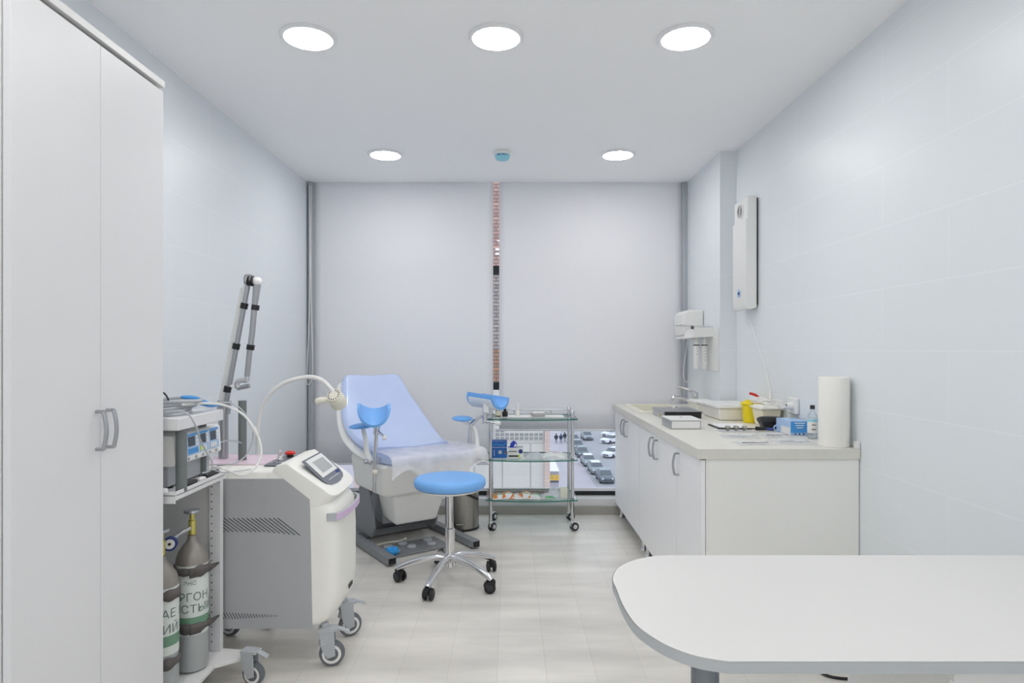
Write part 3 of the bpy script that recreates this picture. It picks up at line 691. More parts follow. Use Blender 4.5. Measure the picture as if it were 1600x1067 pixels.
# ================================================================== LASER ON CASTERS
def laser():
    ya, yb = 2.492, 2.85
    t = thing('laser_machine', 'white and grey laser machine on casters with a sloping touch screen console', 'laser machine', (-1.0, 2.67, 0))
    ts = [0, .012, .04, .08, .14, .24, .38, .5, .62, .76, .86, .92, .96, .988, 1]
    b = MB(); rings = []
    for u in ts:
        e = abs(2*u-1); s = (1-e**7)**(1/2.2)
        fx = -.738+.062*s
        rd = .012*(1-s)             # rounded long edges
        sec = [(-1.30+rd, .168+rd), (-1.305, .19), (-1.305, .755), (-1.29, .779-rd), (-.955, .781-rd), (-.90, .781-rd), (-.85, .765-rd), (fx-.05, .66-rd), (fx-.02, .635-rd*.5), (fx-.002, .61), (fx, .58), (fx+.004, .5), (fx+.004, .30), (fx-.002, .25), (fx-.02, .20), (fx-.045, .178), (fx-.08, .168+rd)]
        y = ya+(yb-ya)*u
        rings.append(b.ring([(x, y, z) for x, z in sec]))
    for q, k in zip(rings, rings[1:]): b.bridge(q, k)
    b.face(rings[0][::-1]); b.face(rings[-1])
    body = b.build('body', 'laser_white', t, ang=50)
    def poly(pp, D): return [(P(x, y, D).x, P(x, y, D).z) for x, y in pp]
    pn = poly([(443, 748), (484, 780), (488, 982)], 2.49)
    for yy0, yy1 in ((ya-.004, ya-.0005), (yb+.0005, yb+.004)):
        v = MB().prism([(-1.29, pn[0][1])]+pn+[(-1.29, pn[2][1])], yy0, yy1, 'XZ')
        if yy0 < 2.6:
            v.mi = 1
            for k in range(22):
                xx = 400-14+7*k-70
                x0_, y0_, x1_, y1_ = xx-8, 809.5, xx+21, 831
                if k > 11: x1_ += (k-11)*.8; y1_ += (k-11)*.8
                a, c = P(x0_, y0_, 2.487), P(x1_, y1_, 2.487)
                if a.x < -1.28 or c.x > pn[1][0]-.03: continue
                d = (c-a); nrm = Vector((-d.z, 0, d.x)).normalized()*.0014
                v.obox((a+c)/2+Vector((0, .0004, 0)), d/2, (0, .0006, 0), nrm)
            for k in range(24):
                xx = 326+4.6*k; l = 9*(1-max(0, (k-8))/20)
                a, c = P(xx, 962-l*.5, 2.487), P(xx+l*.6, 962+l*.55, 2.487)
                d = (c-a); nrm = Vector((-d.z, 0, d.x)).normalized()*.001
                v.obox((a+c)/2+Vector((0, .0004, 0)), d/2, (0, .0006, 0), nrm)
        v.build('side_panel', ['grey_panel', 'slot'], t)
    # console screen on the slope
    E, Fp = Vector((-.83, 0, .803)), Vector((-.716, 0, .698)); sl = (Fp-E); nrm = Vector((-sl.z, 0, sl.x)).normalized(); nrm = nrm if nrm.z > 0 else -nrm
    def S(u, y, o): return E+sl*u+Vector((0, y, 0))+nrm*o
    def plate(us, ys, o, th):
        m = MB(); lo = [S(u, y, o) for u, y in zip(us, ys)]; hi = [S(u, y, o+th) for u, y in zip(us, ys)]
        return m.hexa(lo, hi) if len(us) == 4 else None
    m = MB(); yc, hw = (ya+yb)/2, (yb-ya)/2+.004
    ol = [(-.36, yc-hw), (-.36, yc+hw), (.92, yc+hw)]+[(.92+.36*abs(math.sin(a))**.55, yc+hw*math.copysign(abs(math.cos(a))**.55, math.cos(a))) for a in [PI*k/24 for k in range(1, 24)]]+[(.92, yc-hw)]
    rr = []
    for o, k in ((-.085, .985), (-.06, 1.0), (-.004, 1.0), (.0, .99), (.0003, .965)):
        rr.append(m.ring([S(.40+(u-.40)*k, yc+(y-yc)*k, o) for u, y in ol]))
    for q, k in zip(rr, rr[1:]): m.bridge(q, k)
    m.face(rr[0][::-1]); m.face(rr[-1])
    for v in m.b.verts:            # blend the upper end down into the flat top
        if v.co.x < -.848: v.co.z = min(v.co.z, .806)
    m.build('console', 'laser_white', t, bevel=.006, seg=3)
    m = MB(); ol = [(.0, 2.545), (-.0, 2.80), (.72, 2.80), (.86, 2.79), (.95, 2.76), (1.0, 2.70), (1.0, 2.65), (.95, 2.585), (.86, 2.555), (.72, 2.545)]
    lo = m.ring([S(u, y, .0004) for u, y in ol]); hi = m.ring([S(u, y, .003) for u, y in ol]); m.bridge(lo, hi); m.face(lo[::-1]); m.face(hi)
    bz = m.build('console_bezel', 'bezel', t)
    sc = plate([.05, .05, .68, .68], [2.565, 2.775, 2.775, 2.565], .0031, .004).build('screen_frame', 'plastic', bz, bevel=.002)
    plate([.17, .17, .57, .57], [2.605, 2.745, 2.745, 2.605], .0072, .0006).build('screen', 'lcd', bz)
    plate([.80, .80, .815, .815], [2.60, 2.75, 2.75, 2.60], .0031, .0006).build('card_slot', 'plastic', bz)
    plate([.69, .69, .78, .78], [2.735, 2.785, 2.785, 2.735], .0031, .0006).build('badge', 'navy', bz)
    # top: pink panel, key plate, emergency stop
    MB().bx(-1.29, -1.0, 2.60, 2.835, .7812, .785).build('top_panel', 'pink', t, bevel=.0015)
    kp = MB().bx(-.985, -.925, 2.56, 2.80, .7835, .788).build('switch_plate', 'bezel', t, bevel=.001)
    e0 = Vector((-.945, 2.75, .788))
    es = MB().lathe([(.014, .0003), (.014, .010), (.0, .010)], e0, 20).build('emergency_stop', 'black', kp)
    MB().lathe([(.008, .0105), (.021, .013), (.023, .019), (.016, .025), (0, .027)], e0, 24).build('red_button', 'red', t)
    k0 = Vector((-.957, 2.66, .788))
    MB().lathe([(.015, .0003), (.015, .008), (.011, .012), (.011, .022), (0, .022)], k0, 20).build('key_switch', 'chrome', kp)
    MB().obox(k0+Vector((0, 0, .034)), (.002, 0, 0), (0, .010, 0), (0, 0, .0115)).build('key', 'chrome', kp)
    b = MB()
    for i in range(3): b.lathe([(.008, .0003), (.008, .006), (0, .0075)], (-.965+.02*i, 2.595, .788), 14)
    b.build('sockets', 'chrome', kp)
    # handle
    path = smooth_path([(-.715, 2.495, .595), (-.675, 2.515, .596), (-.655, 2.58, .600), (-.648, 2.67, .604), (-.655, 2.76, .606), (-.678, 2.815, .607), (-.72, 2.835, .607)], 5)
    m = MB(); A = [[], [], [], []]
    rings = []
    for i, p in enumerate(path):
        d = (path[min(i+1, len(path)-1)]-path[max(i-1, 0)]).normalized(); nn = Vector((d.y, -d.x, 0)).normalized()
        rings.append(m.ring([p-nn*.004+Vector((0, 0, -.016)), p+nn*.004+Vector((0, 0, -.016)), p+nn*.004+Vector((0, 0, .016)), p-nn*.004+Vector((0, 0, .016))]))
    for q, k in zip(rings, rings[1:]): m.bridge(q, k)
    m.face(rings[0][::-1]); m.face(rings[-1])
    hd = m.build('handle', 'grey_mid', t, bevel=.003)
    m = MB(); rings = []
    for i, p in enumerate(path[4:-4]):
        i += 4
        d = (path[i+1]-path[i-1]).normalized(); nn = Vector((d.y, -d.x, 0)).normalized()
        rings.append(m.ring([p+nn*.0042+Vector((0, 0, -.0135)), p+nn*.0058+Vector((0, 0, -.0125)), p+nn*.0058+Vector((0, 0, .0125)), p+nn*.0042+Vector((0, 0, .0135))]))
    for q, k in zip(rings, rings[1:]): m.bridge(q, k)
    m.face(rings[0][::-1]); m.face(rings[-1]); m.build('grip', 'lilac', hd)
    for yy in (2.52, 2.812):
        MB().cyl((-.715, yy, .60), (-.68, yy, .60), .008, n=12).build('handle_stub', 'satin', hd)
    # logo badge low on the front
    MB().obox((-.6722, 2.70, .26), (.0008, 0, 0), (0, .03, 0), (0, 0, .008)).build('front_badge', 'black', t)
    for x, y, h in ((-.705, 2.535, .15), (-.70, 2.80, .5), (-1.24, 2.54, 2.8), (-1.225, 2.80, 2.9)):
        caster(t, x, y, .05, .03, h, .172, fm='grey_mid', wm='tyre', hm='plastic')
    # steadying post and beam arm
    MB().lathe([(.0165, .7855), (.0165, 1.035), (0, 1.036)], (-1.127, 2.695, 0), 20).build('post', 'grey_post', t)
    D = 2.74
    Q = lambda x, y, o=0: P(x, y, D+o)
    MB().cyl(Vector((Q(349, 640).x, D, .786)), Q(349, 640), .020, n=20).build('arm_column', 'satin', t)
    MB().cyl(Q(349, 646), Q(351, 626), .028, n=20).build('swivel', 'satin', t)
    d = (Q(381, 447)-Q(347.5, 628)); ax = d.normalized(); side = Vector((ax.z, 0, -ax.x))
    qa, qb = Q(350, 628), Q(381.5, 450); oy = Vector((0, .013, 0))
    lo = MB().hexa([qa-side*.021-oy, qa+side*.021-oy, qa+side*.021+oy, qa-side*.021+oy], [qb-side*.012-oy, qb+side*.012-oy, qb+side*.012+oy, qb-side*.012+oy]).build('lower_arm', 'plastic', t, bevel=.004)
    MB().cyl(Q(353.5, 628, -.02), Q(387.5, 445, -.02), .0105, n=16).build('beam_tube', 'satin', t)
    for px, py in ((355.5, 608), (369, 541), (381.5, 478)):
        MB().cyl(Q(px-1, py+4.5, -.02), Q(px+1, py-4.5, -.02), .0155, n=16).build('clip', 'black', t)
    MB().hexa([Q(379.5, 455, -.01), Q(388.5, 455, -.01), Q(388.5, 455, .02), Q(379.5, 455, .02)], [Q(381.5, 433, -.01), Q(388, 432, -.01), Q(388, 432, .02), Q(381.5, 433, .02)]).build('elbow_bracket', 'plastic', t, bevel=.004)
    MB().cyl(Q(384, 437, 0), Q(392, 437, 0), .024, n=20).build('elbow', 'satin', t)
    MB().cyl(Q(385.5, 437, -.022), Q(398, 438, -.022), .016, n=20).build('elbow_joint', 'chrome', t)
    for px in (389.5, 395): MB().cyl(Q(px-1.4, 439, -.022), Q(px+1.4, 439.3, -.022), .0225, n=20).build('elbow_ring', 'black', t)
    MB().sph(Q(402, 440, -.022), .020).build('knuckle', 'plastic', t)
    pts = [Q(402, 441, -.022), Q(400, 460, -.022), Q(397.5, 480, -.022), Q(394, 520, -.022), Q(390, 550, -.022), Q(386, 588, -.022)]
    MB().tube(pts, lambda u: .0165-.012*u if u < .3 else .0129-.0015*u, 14, 3).build('upper_arm', 'satin', t)
    for px, py, sl in ((399, 480.5, 1), (391.5, 542.5, 1)): MB().cyl(Q(px+.6, py-4, -.022), Q(px-.6, py+4, -.022), .0165, n=18).build('clip', 'black', t)
    MB().tube([Q(386, 586, -.022), Q(385, 594, -.022), Q(377, 594.5, -.022), Q(371, 597, -.022), Q(370, 603, -.022), Q(374, 606, -.022)], .0105, 12, 4).build('wrist', 'chrome', t)
    MB().cyl(Q(371, 606.5, -.022), Q(390, 602.5, -.022), .0095, n=16).build('handpiece', 'satin', t)
    MB().cyl(Q(357, 602, -.022), Q(371, 605.5, -.022), .006, n=12).build('handpiece_rest', 'plastic', t)
    MB().tube([Q(404, 441, -.022), Q(424, 441, -.01), Q(416, 455, -.01), Q(405, 470, -.022)], .0012, 6, 4).build('guide_wire', 'plastic', t)
laser()
# ================================================================== GOOSENECK LAMP
def gooseneck():
    D = 3.06; Q = lambda x, y, o=0: P(x, y, D+o)
    bx = Q(403, 700).x
    t = thing('examination_lamp', 'cream gooseneck examination lamp arching over behind the laser console', 'lamp', (bx, D, 0))
    b = MB()
    for k in range(5):
        a = 2*PI*k/5+.3; b.tube([(bx, D, .09), (bx+math.cos(a)*.1, D+math.sin(a)*.1, .075), (bx+math.cos(a)*.22, D+math.sin(a)*.22, .062)], .013, 8, 3)
    b.cyl((bx, D, .06), (bx, D, .14), .028, n=20); b.build('star_base', 'plastic', t)
    for k in range(5):
        a = 2*PI*k/5+.3; caster(t, bx+math.cos(a)*.22, D+math.sin(a)*.22, .022, .03, a+2, .07, 'black', 'rubber', 'rubber', True)
    MB().cyl((bx, D, .14), (bx, D, Q(403, 690).z), .012, n=16).build('pole', 'plastic', t)
    MB().tube([Q(403, 692), Q(403.5, 665), Q(409, 637), (Q(424, 614)), Q(443, 599), Q(465, 591.5), Q(487, 589), Q(504, 595), Q(515, 605), Q(521, 613)], .0105, 12, 5).build('gooseneck', 'plastic', t)
    a, c = Q(521, 617, -.02), Q(530, 630, .035); d = (c-a).normalized()
    h = MB().cyl(a, a+d*.022, .034, .037, 28).build('lamp_cap', 'cream', t)
    MB().cyl(a+d*.0222, a+d*.075, .040, .040, 28).build('lamp_head', 'cream', t)
    b = MB(); u = d.orthogonal().normalized(); v = d.cross(u)
    for k in range(14):
        w = u*math.cos(2*PI*k/14)+v*math.sin(2*PI*k/14)
        b.obox(a+w*.0265-d*.0006, w*.004, d.cross(w)*.0022, d*.0006)
    b.build('vent_slots', 'slot', h)
    MB().tube([a+d*.045+Vector((-.03, -.01, 0)), a+d*.04+Vector((-.07, -.02, -.002)), a+d*.045+Vector((-.085, -.02, -.006))], lambda q: .013+.006*q, 10, 3).build('handle', 'cream', t)
gooseneck()
# ================================================================== EXAMINATION CHAIR
def halfpipe(mb, c, ax, op, r, arc, L, th, flare=.0, n=22, m=14, droop=0.0, taper=.12):
    """a thick trough: centre c, axis ax, opening towards op"""
    ax = Vector(ax).normalized(); op = Vector(op); op = (op-ax*op.dot(ax)).normalized(); sd = ax.cross(op)
    A = math.radians(arc)
    def pt(u, v, rr):
        k = 1+flare*abs(2*u-1)**3
        a = (v-.5)*A
        return Vector(c)+ax*(u-.5)*L*(1-taper*abs(2*v-1)**2.5)+(sd*math.sin(a)-op*math.cos(a))*rr*k-op*droop*(2*u-1)**2
    inn = [[mb.b.verts.new(pt(i/m, j/n, r)) for j in range(n+1)] for i in range(m+1)]
    out = [[mb.b.verts.new(pt(i/m, j/n, r+th)) for j in range(n+1)] for i in range(m+1)]
    for i in range(m):
        for j in range(n):
            mb.face((inn[i][j], inn[i+1][j], inn[i+1][j+1], inn[i][j+1])); mb.face((out[i][j], out[i][j+1], out[i+1][j+1], out[i+1][j]))
    for j in range(n):
        mb.face((inn[0][j], inn[0][j+1], out[0][j+1], out[0][j])); mb.face((inn[m][j], out[m][j], out[m][j+1], inn[m][j+1]))
    for i in range(m):
        mb.face((inn[i][0], out[i][0], out[i+1][0], inn[i+1][0])); mb.face((inn[i][n], inn[i+1][n], out[i+1][n], out[i][n]))
    return mb
TH = math.radians(35); CO = Vector((-.517, 3.95, 0))
CM = Matrix.Translation(CO) @ Matrix.Rotation(TH, 4, 'Z'); CI = CM.inverted()
def chair():
    t = thing('examination_chair', 'pale blue gynaecological examination chair with leg troughs and armrests by the window', 'examination chair', CO, TH)
    B = lambda m, n, ma, **k: m.build(n, ma, k.pop('par', t), world=False, **k)
    # floor frame
    b = MB()
    for x in (-.285, .285): b.bx(x-.027, x+.027, -.125, .70, .008, .052)
    b.bx(-.258, .258, .46, .70, .010, .054)
    b.bx(-.20, .20, .50, .66, .054, .11)
    B(b, 'base_frame', 'grey_frame', bevel=.003)
    for x in (-.285, .285):
        B(MB().bx(x-.022, x+.022, -.1262, -.1252, .013, .047), 'end_cap', 'black')
        for y in (-.09, .66): B(MB().cyl((x, y, 0), (x, y, .0078), .02, n=16), 'foot', 'rubber')
    for x in (-.225, .215):
        B(MB().prism([(.62, .055), (.30, .055), (.26, .12), (.33, .33), (.36, .36), (.50, .36)], x-.008, x+.008, 'YZ'), 'lift_plate', 'grey_frame', bevel=.004)
    B(MB().bx(-.13, .13, .36, .54, .111, .40), 'lift_column', 'grey_mid', bevel=.01)
    # body under the seat
    b = MB(); b.hexa([(-.27, .02, .36), (.27, .02, .36), (.27, .50, .36), (-.27, .50, .36)], [(-.325, -.09, .575), (.325, -.09, .575), (.30, .50, .575), (-.30, .50, .575)])
    B(b, 'seat_shell', 'shell', bevel=.03, seg=4)
    b = MB(); b.hexa([(-.14, .14, .15), (.15, .14, .15), (.15, .34, .17), (-.14, .34, .17)], [(-.185, .075, .355), (.185, .075, .355), (.18, .345, .355), (-.18, .345, .355)])
    B(b, 'foot_section', 'shell', bevel=.02, seg=4)
    # seat cushion
    b = MB(); ol = []
    for i in range(40):
        a = 2*PI*i/40; ca, sa = math.cos(a), math.sin(a)
        ol.append((.31*math.copysign(abs(ca)**.45, ca), .06+.215*math.copysign(abs(sa)**.45, sa)))
    rings = []
    for z, k in ((.577, .93), (.583, .985), (.60, 1), (.618, .985), (.628, .94), (.632, .8), (.633, .4)):
        rings.append(b.ring([(x*k, .06+(y-.06)*k, z) for x, y in ol]))
    for q, k in zip(rings, rings[1:]): b.bridge(q, k)
    b.face(rings[0][::-1]); b.face(rings[-1]); B(b, 'seat', 'pale_blue')
    # backrest: padded front over an ivory shell
    prof = [(.10, .628, .26), (.20, .64, .275), (.33, .672, .295), (.46, .735, .305), (.58, .83, .285), (.67, .93, .25), (.745, 1.03, .222), (.765, 1.05, .20)]
    pp = smooth_path([(p[0], p[1], p[2]) for p in prof], 4); cx = -.04
    def slab(o0, o1, grow, name, ma):
        m = MB(); rings = []
        for i, p in enumerate(pp):
            d = pp[min(i+1, len(pp)-1)]-pp[max(i-1, 0)]; nn = Vector((0, -d.y, d.x)).normalized()
            c = Vector((cx, p.x, p.y)); w = p.z+grow; sec = []
            for x, o in ((-w, (o0+o1)/2), (-w+.012, o1-.006), (-w+.035, o1), (0, o1-.012), (w-.035, o1), (w-.012, o1-.006), (w, (o0+o1)/2), (w-.02, o0), (-w+.02, o0)):
                sec.append(c+Vector((x, 0, 0))+nn*o)
            rings.append(m.ring(sec))
        for q, k in zip(rings, rings[1:]): m.bridge(q, k)
        m.face(rings[0][::-1]); m.face(rings[-1]); return B(m, name, ma, ang=60)
    slab(-.028, .030, 0, 'backrest', 'pale_blue'); slab(-.085, -.0285, .018, 'backrest_shell', 'shell')
    B(MB().bx(-.12, .04, .30, .44, .576, .585), 'backrest_hinge', 'grey_mid')
    # armrests
    for s, cxp in ((-1, (578, 720, 3.74)), (1, (745, 702, 4.17))):
        q = CI @ P(*cxp); pz = .80
        pc = Vector((q.x+(-.02 if s < 0 else -.075), q.y+.06, pz))
        b = MB(); b.tube([q+Vector((0, 0, .0)), q+Vector((s*.012, .02, .06)), q+Vector((s*.008, .05, .13)), Vector((pc.x, pc.y, pz-.012))], lambda u: .017-.004*u, 12, 4)
        ar = B(b, 'armrest_post', 'shell')
        b = MB(); b.sph((0, 0, 0), .068, .135, .013, 24, 10); bmesh.ops.transform(b.b, matrix=Matrix.Translation(pc) @ Matrix.Rotation(math.radians(-35+8*s), 4, 'Z'), verts=b.b.verts[:])
        B(b, 'armrest_pad', 'blue_d')
        b = MB(); b.cyl(q-Vector((s*.055, 0, 0)), q+Vector((s*.035, 0, 0)), .015, n=14); b.cyl(q+Vector((0, -.03, -.01)), q+Vector((0, .05, -.01)), .013, n=14); b.cyl(q+Vector((0, -.04, -.012)), q+Vector((0, -.065, -.05)), .008, n=12)
        B(b, 'clamp', 'chrome')
        B(MB().sph(q+Vector((0, -.07, -.055)), .017), 'clamp_knob', 'cream')
    # leg supports
    w = lambda x, y, D: P(x, y, D)
    ls = t
    MB().tube([w(584.5, 768, 3.69), w(586, 720, 3.69), w(588.5, 662, 3.69)], .0115, 12, 3).build('leg_pole', 'chrome', t)
    b = MB(); b.cyl(w(588, 678, 3.69), w(590, 661, 3.68), .0185, n=16); b.cyl(w(589, 672, 3.68), w(600, 682, 3.64), .008, n=12); b.build('pole_clamp', 'chrome', t)
    MB().sph(w(601, 684, 3.64), .014).build('clamp_knob', 'plastic', t)
    c = w(584.5, 632, 3.68)
    halfpipe(MB(), c, (-.17, .88, .42), (.12, -.42, .9), .078, 168, .19, .016, .02, taper=.72).build('leg_trough', 'blue', t, ang=60)
    halfpipe(MB(), c-Vector((0, 0, .002)), (-.17, .88, .42), (.12, -.42, .9), .0945, 100, .13, .006).build('trough_shell', 'shell', t)
    MB().tube([w(733.5, 712, 4.19), w(734.5, 672, 4.19), w(739, 660, 4.19), w(752, 648.5, 4.18), w(757, 640, 4.18), w(757.5, 628, 4.18)], .0125, 12, 4).build('leg_pole', 'chrome', t)
    b = MB(); b.cyl(w(757.5, 662, 4.175), w(757.5, 632, 4.18), .017, n=16); b.cyl(w(757, 658, 4.16), w(777, 661, 4.14), .007, n=12); b.build('pole_clamp', 'chrome', t)
    MB().cyl(w(776, 661, 4.14), w(782, 662, 4.135), .0145, n=16).build('clamp_knob', 'plastic', t)
    b = MB(); b.obox(w(760, 637, 4.18), (.018, 0, 0), (0, .02, 0), (0, 0, .03)); b.build('trough_bracket', 'plastic', t, bevel=.004)
    c = w(763, 616.5, 4.24)
    ax, op = (.76, -.62, -.075), (.05, .12, 1)
    halfpipe(MB(), c+Vector((.0, .0, -.002)), ax, op, .081, 142, .215, .010, .03).build('trough_shell', 'plastic', t, ang=60)
    halfpipe(MB(), c, ax, op, .062, 180, .245, .0175, .10).build('leg_trough', 'blue', t, ang=60)
    # sheet of film hanging over the seat front (lies on the chair)
    def sh(u, v):
        x = -.315+.64*u
        path = smooth_path([(.22, .6385), (.05, .642), (-.10, .641), (-.165, .632), (-.185, .60), (-.19, .53), (-.186, .45), (-.17, .37)], 6)
        L = (.72+.28*(.5+.5*math.sin(u*7+1.0)))*v if v > .45 else v
        L = v*(1 if v < .4 else 1-(v-.4)*.28*(1+math.sin(u*8+.5)))
        i = L*(len(path)-1); k = min(int(i), len(path)-2); p = path[k].lerp(path[k+1], i-k)
        r = noise.noise(Vector((x*9, v*5, 2)))*.5+.5
        bul = (.004+.035*max(0, v-.4)*r)
        wr = .0025*r if v < .4 else 0
        return Vector((x*(1+.03*max(0, v-.4)), p.x-(bul if v >= .4 else 0), p.y+wr))
    m = MB().grid(sh, 44, 44)
    bmesh.ops.transform(m.b, matrix=CM, verts=m.b.verts[:])
    tag(m.build('disposable_sheet', 'sheet', ang=180), 'crumpled translucent disposable sheet draped over the seat of the examination chair', 'sheet')
    # flex on the floor
    tag(MB().tube([onz(634, 841, .055), onz(625, 845, .03), onz(604, 848, .02), onz(592, 851, .008), onz(586, 857, .0075), onz(587, 864, .0075), onz(598, 872, .0075), onz(610, 877, .0075), onz(617, 881, .012)], .0065, 8, 5).build('cable', 'cream'), 'pale cable curving from the chair base to the foot control on the floor', 'cable')
    # foot control plate with buttons
    fx = Vector((-.62, 3.83, 0)); R = Matrix.Rotation(TH, 4, 'Z')
    ft = thing('foot_control', 'flat grey foot control with round buttons lying inside the chair frame', 'foot control', CM @ Vector((-.02, .10, 0)), TH)
    B2 = lambda m, n, ma, **k: m.build(n, ma, ft, world=False, **k)
    B2(MB().bx(-.20, .20, -.10, .13, .0015, .014), 'plate', 'grey_frame', bevel=.004)
    for x, y in ((-.155, -.03), (-.155, .07), (-.03, .0), (-.05, .09), (.10, -.02), (.12, .07)):
        B2(MB().lathe([(.030, .0142), (.030, .022), (.024, .029), (0, .031)], (x, y, 0), 22), 'button', 'grey_mid')
    c = CM @ Vector((-.21, .035, .052))
    m = MB()
    def blob(u, v):
        a, bb = 2*PI*u, PI*v
        r = .036*(1+.32*noise.noise(Vector((math.cos(a)*3, math.sin(a)*3, v*6))))
        return Vector((math.cos(a)*math.sin(bb)*r*1.1, math.sin(a)*math.sin(bb)*r, -math.cos(bb)*r*.6))+Vector((c.x, c.y, .0375))
    m.grid(blob, 30, 18); bmesh.ops.remove_doubles(m.b, verts=m.b.verts[:], dist=.0005)
    tag(m.build('shoe_cover', 'shoe_blue', ang=25), 'crumpled bright blue shoe cover beside the foot control', 'shoe cover')
chair()
# ================================================================== STOOL
def stool():
    o = Vector((-.324, 3.45, 0))
    t = thing('stool', 'round blue swivel stool on a chrome five star base', 'stool', o)
    B = lambda m, n, ma, **k: m.build(n, ma, k.pop('par', t), world=False, **k)
    B(MB().lathe([(0, .565), (.10, .566), (.16, .565), (.18, .561), (.190, .552), (.194, .538), (.192, .522), (.184, .511), (.17, .508), (0, .508)], n=56), 'seat', 'blue')
    B(MB().lathe([(.181, .5075), (.178, .503), (.15, .492), (.10, .484), (.04, .482), (0, .482)], n=48), 'seat_pan', 'shell')
    B(MB().lathe([(.019, .481), (.019, .29)], n=28), 'upper_column', 'chrome')
    B(MB().lathe([(.0195, .288), (.0255, .286), (.0255, .115), (.032, .11), (.032, .085), (.022, .078), (0, .078)], n=32), 'lower_column', 'chrome')
    b = MB(); b.tube([(.05, .0, .478), (.10, -.02, .470), (.155, -.035, .450)], .007, 10, 3); B(b, 'height_lever', 'black')
    for k in range(5):
        a = math.radians(36+72*k); h = Vector((math.cos(a), math.sin(a), 0))
        pts = [h*.02+Vector((0, 0, .128)), h*.07+Vector((0, 0, .132)), h*.15+Vector((0, 0, .117)), h*.22+Vector((0, 0, .096)), h*.268+Vector((0, 0, .076)), h*.284+Vector((0, 0, .066))]
        B(MB().tube(pts, lambda u: .021-.007*u, 14, 4), 'leg', 'chrome')
        p = o+h*.270
        caster(t, p.x, p.y, .030, .050, a+1.1+k*.7, .066, 'black', 'black', 'rubber', True)
stool()
# ================================================================== PEDAL BIN
def pbin():
    o = Vector((-.338, 4.50, 0))
    t = thing('pedal_bin', 'brushed steel pedal bin on the floor behind the blue stool', 'bin', o)
    B = lambda m, n, ma, **k: m.build(n, ma, t, world=False, **k)
    B(MB().lathe([(.118, .016), (.118, .255)], n=48), 'body', 'steel')
    B(MB().lathe([(.118, 0), (.121, .003), (.121, .015), (0, .0155)], n=48), 'base_ring', 'black')
    B(MB().lathe([(.119, .256), (.121, .262), (.117, .272), (.09, .285), (.04, .291), (0, .292)], n=48), 'lid', 'steel')
    B(MB().obox((.0, -.140, .012), (.026, 0, 0), (0, .022, .002), (0, 0, .005)), 'pedal', 'black', bevel=.002)
    B(MB().tube([(-.03, -.118, .052), (-.028, -.132, .053), (.028, -.132, .053), (.03, -.118, .052)], .004, 8), 'handle', 'chrome')
pbin()
# ================================================================== GLASS TROLLEY
TZ = (.216, .490, .770)
def trolley():
    xs, ys = (-.135, .431), (4.42, 4.69)
    t = thing('glass_trolley', 'three tier glass trolley with chrome posts and castors in front of the window', 'trolley', (.148, 4.55, 0))
    for x in xs:
        for y in ys:
            MB().lathe([(.0115, .062), (.0115, .80), (.014, .802), (.014, .822), (.009, .832), (0, .834)], (x, y, 0), 20).build('post', 'chrome', t)
            caster(t, x+.012, y+(.0), .029, .036, .4 if x > 0 else 1.0, .064, 'chrome', 'rubber', 'chrome', True)
    for z in TZ:
        b = MB(); ol = []
        for i in range(21):
            u = i/20; ol.append((-.168+.632*u, 4.385-.045*math.sin(PI*u)))
        ol += [(.464, 4.725), (-.168, 4.725)]
        n = len(ol)
        lo = b.ring([(x, y, z-.004) for x, y in ol]); hi = b.ring([(x, y, z+.004) for x, y in ol])
        b.mi = 1; b.bridge(lo, hi); b.mi = 0; b.face(lo[::-1]); b.face(hi)
        b.build('glass_shelf', ['shelf_glass', 'glass_edge'], t, ang=30)
        for x in xs:
            for y in ys: 
                q = MB(); q.lathe([(.0118, z+.0045), (.018, z+.0045), (.018, z+.010), (.0118, z+.011)], (x, y, 0), 18); q.lathe([(.0118, z-.011), (.018, z-.010), (.018, z-.0045), (.0118, z-.0045)], (x, y, 0), 18); q.build('shelf_collar', 'chrome', t)
    b = MB(); b.tube([(-.135, 4.69, .812), (.431, 4.69, .812)], .0055, 10)
    for x in (.03, .30): b.tube([(x, 4.69, .776), (x, 4.69, .812)], .004, 8)
    b.build('guard_rail', 'chrome', t)
trolley()
def on(x, z, D): return (x-VX)*D/F
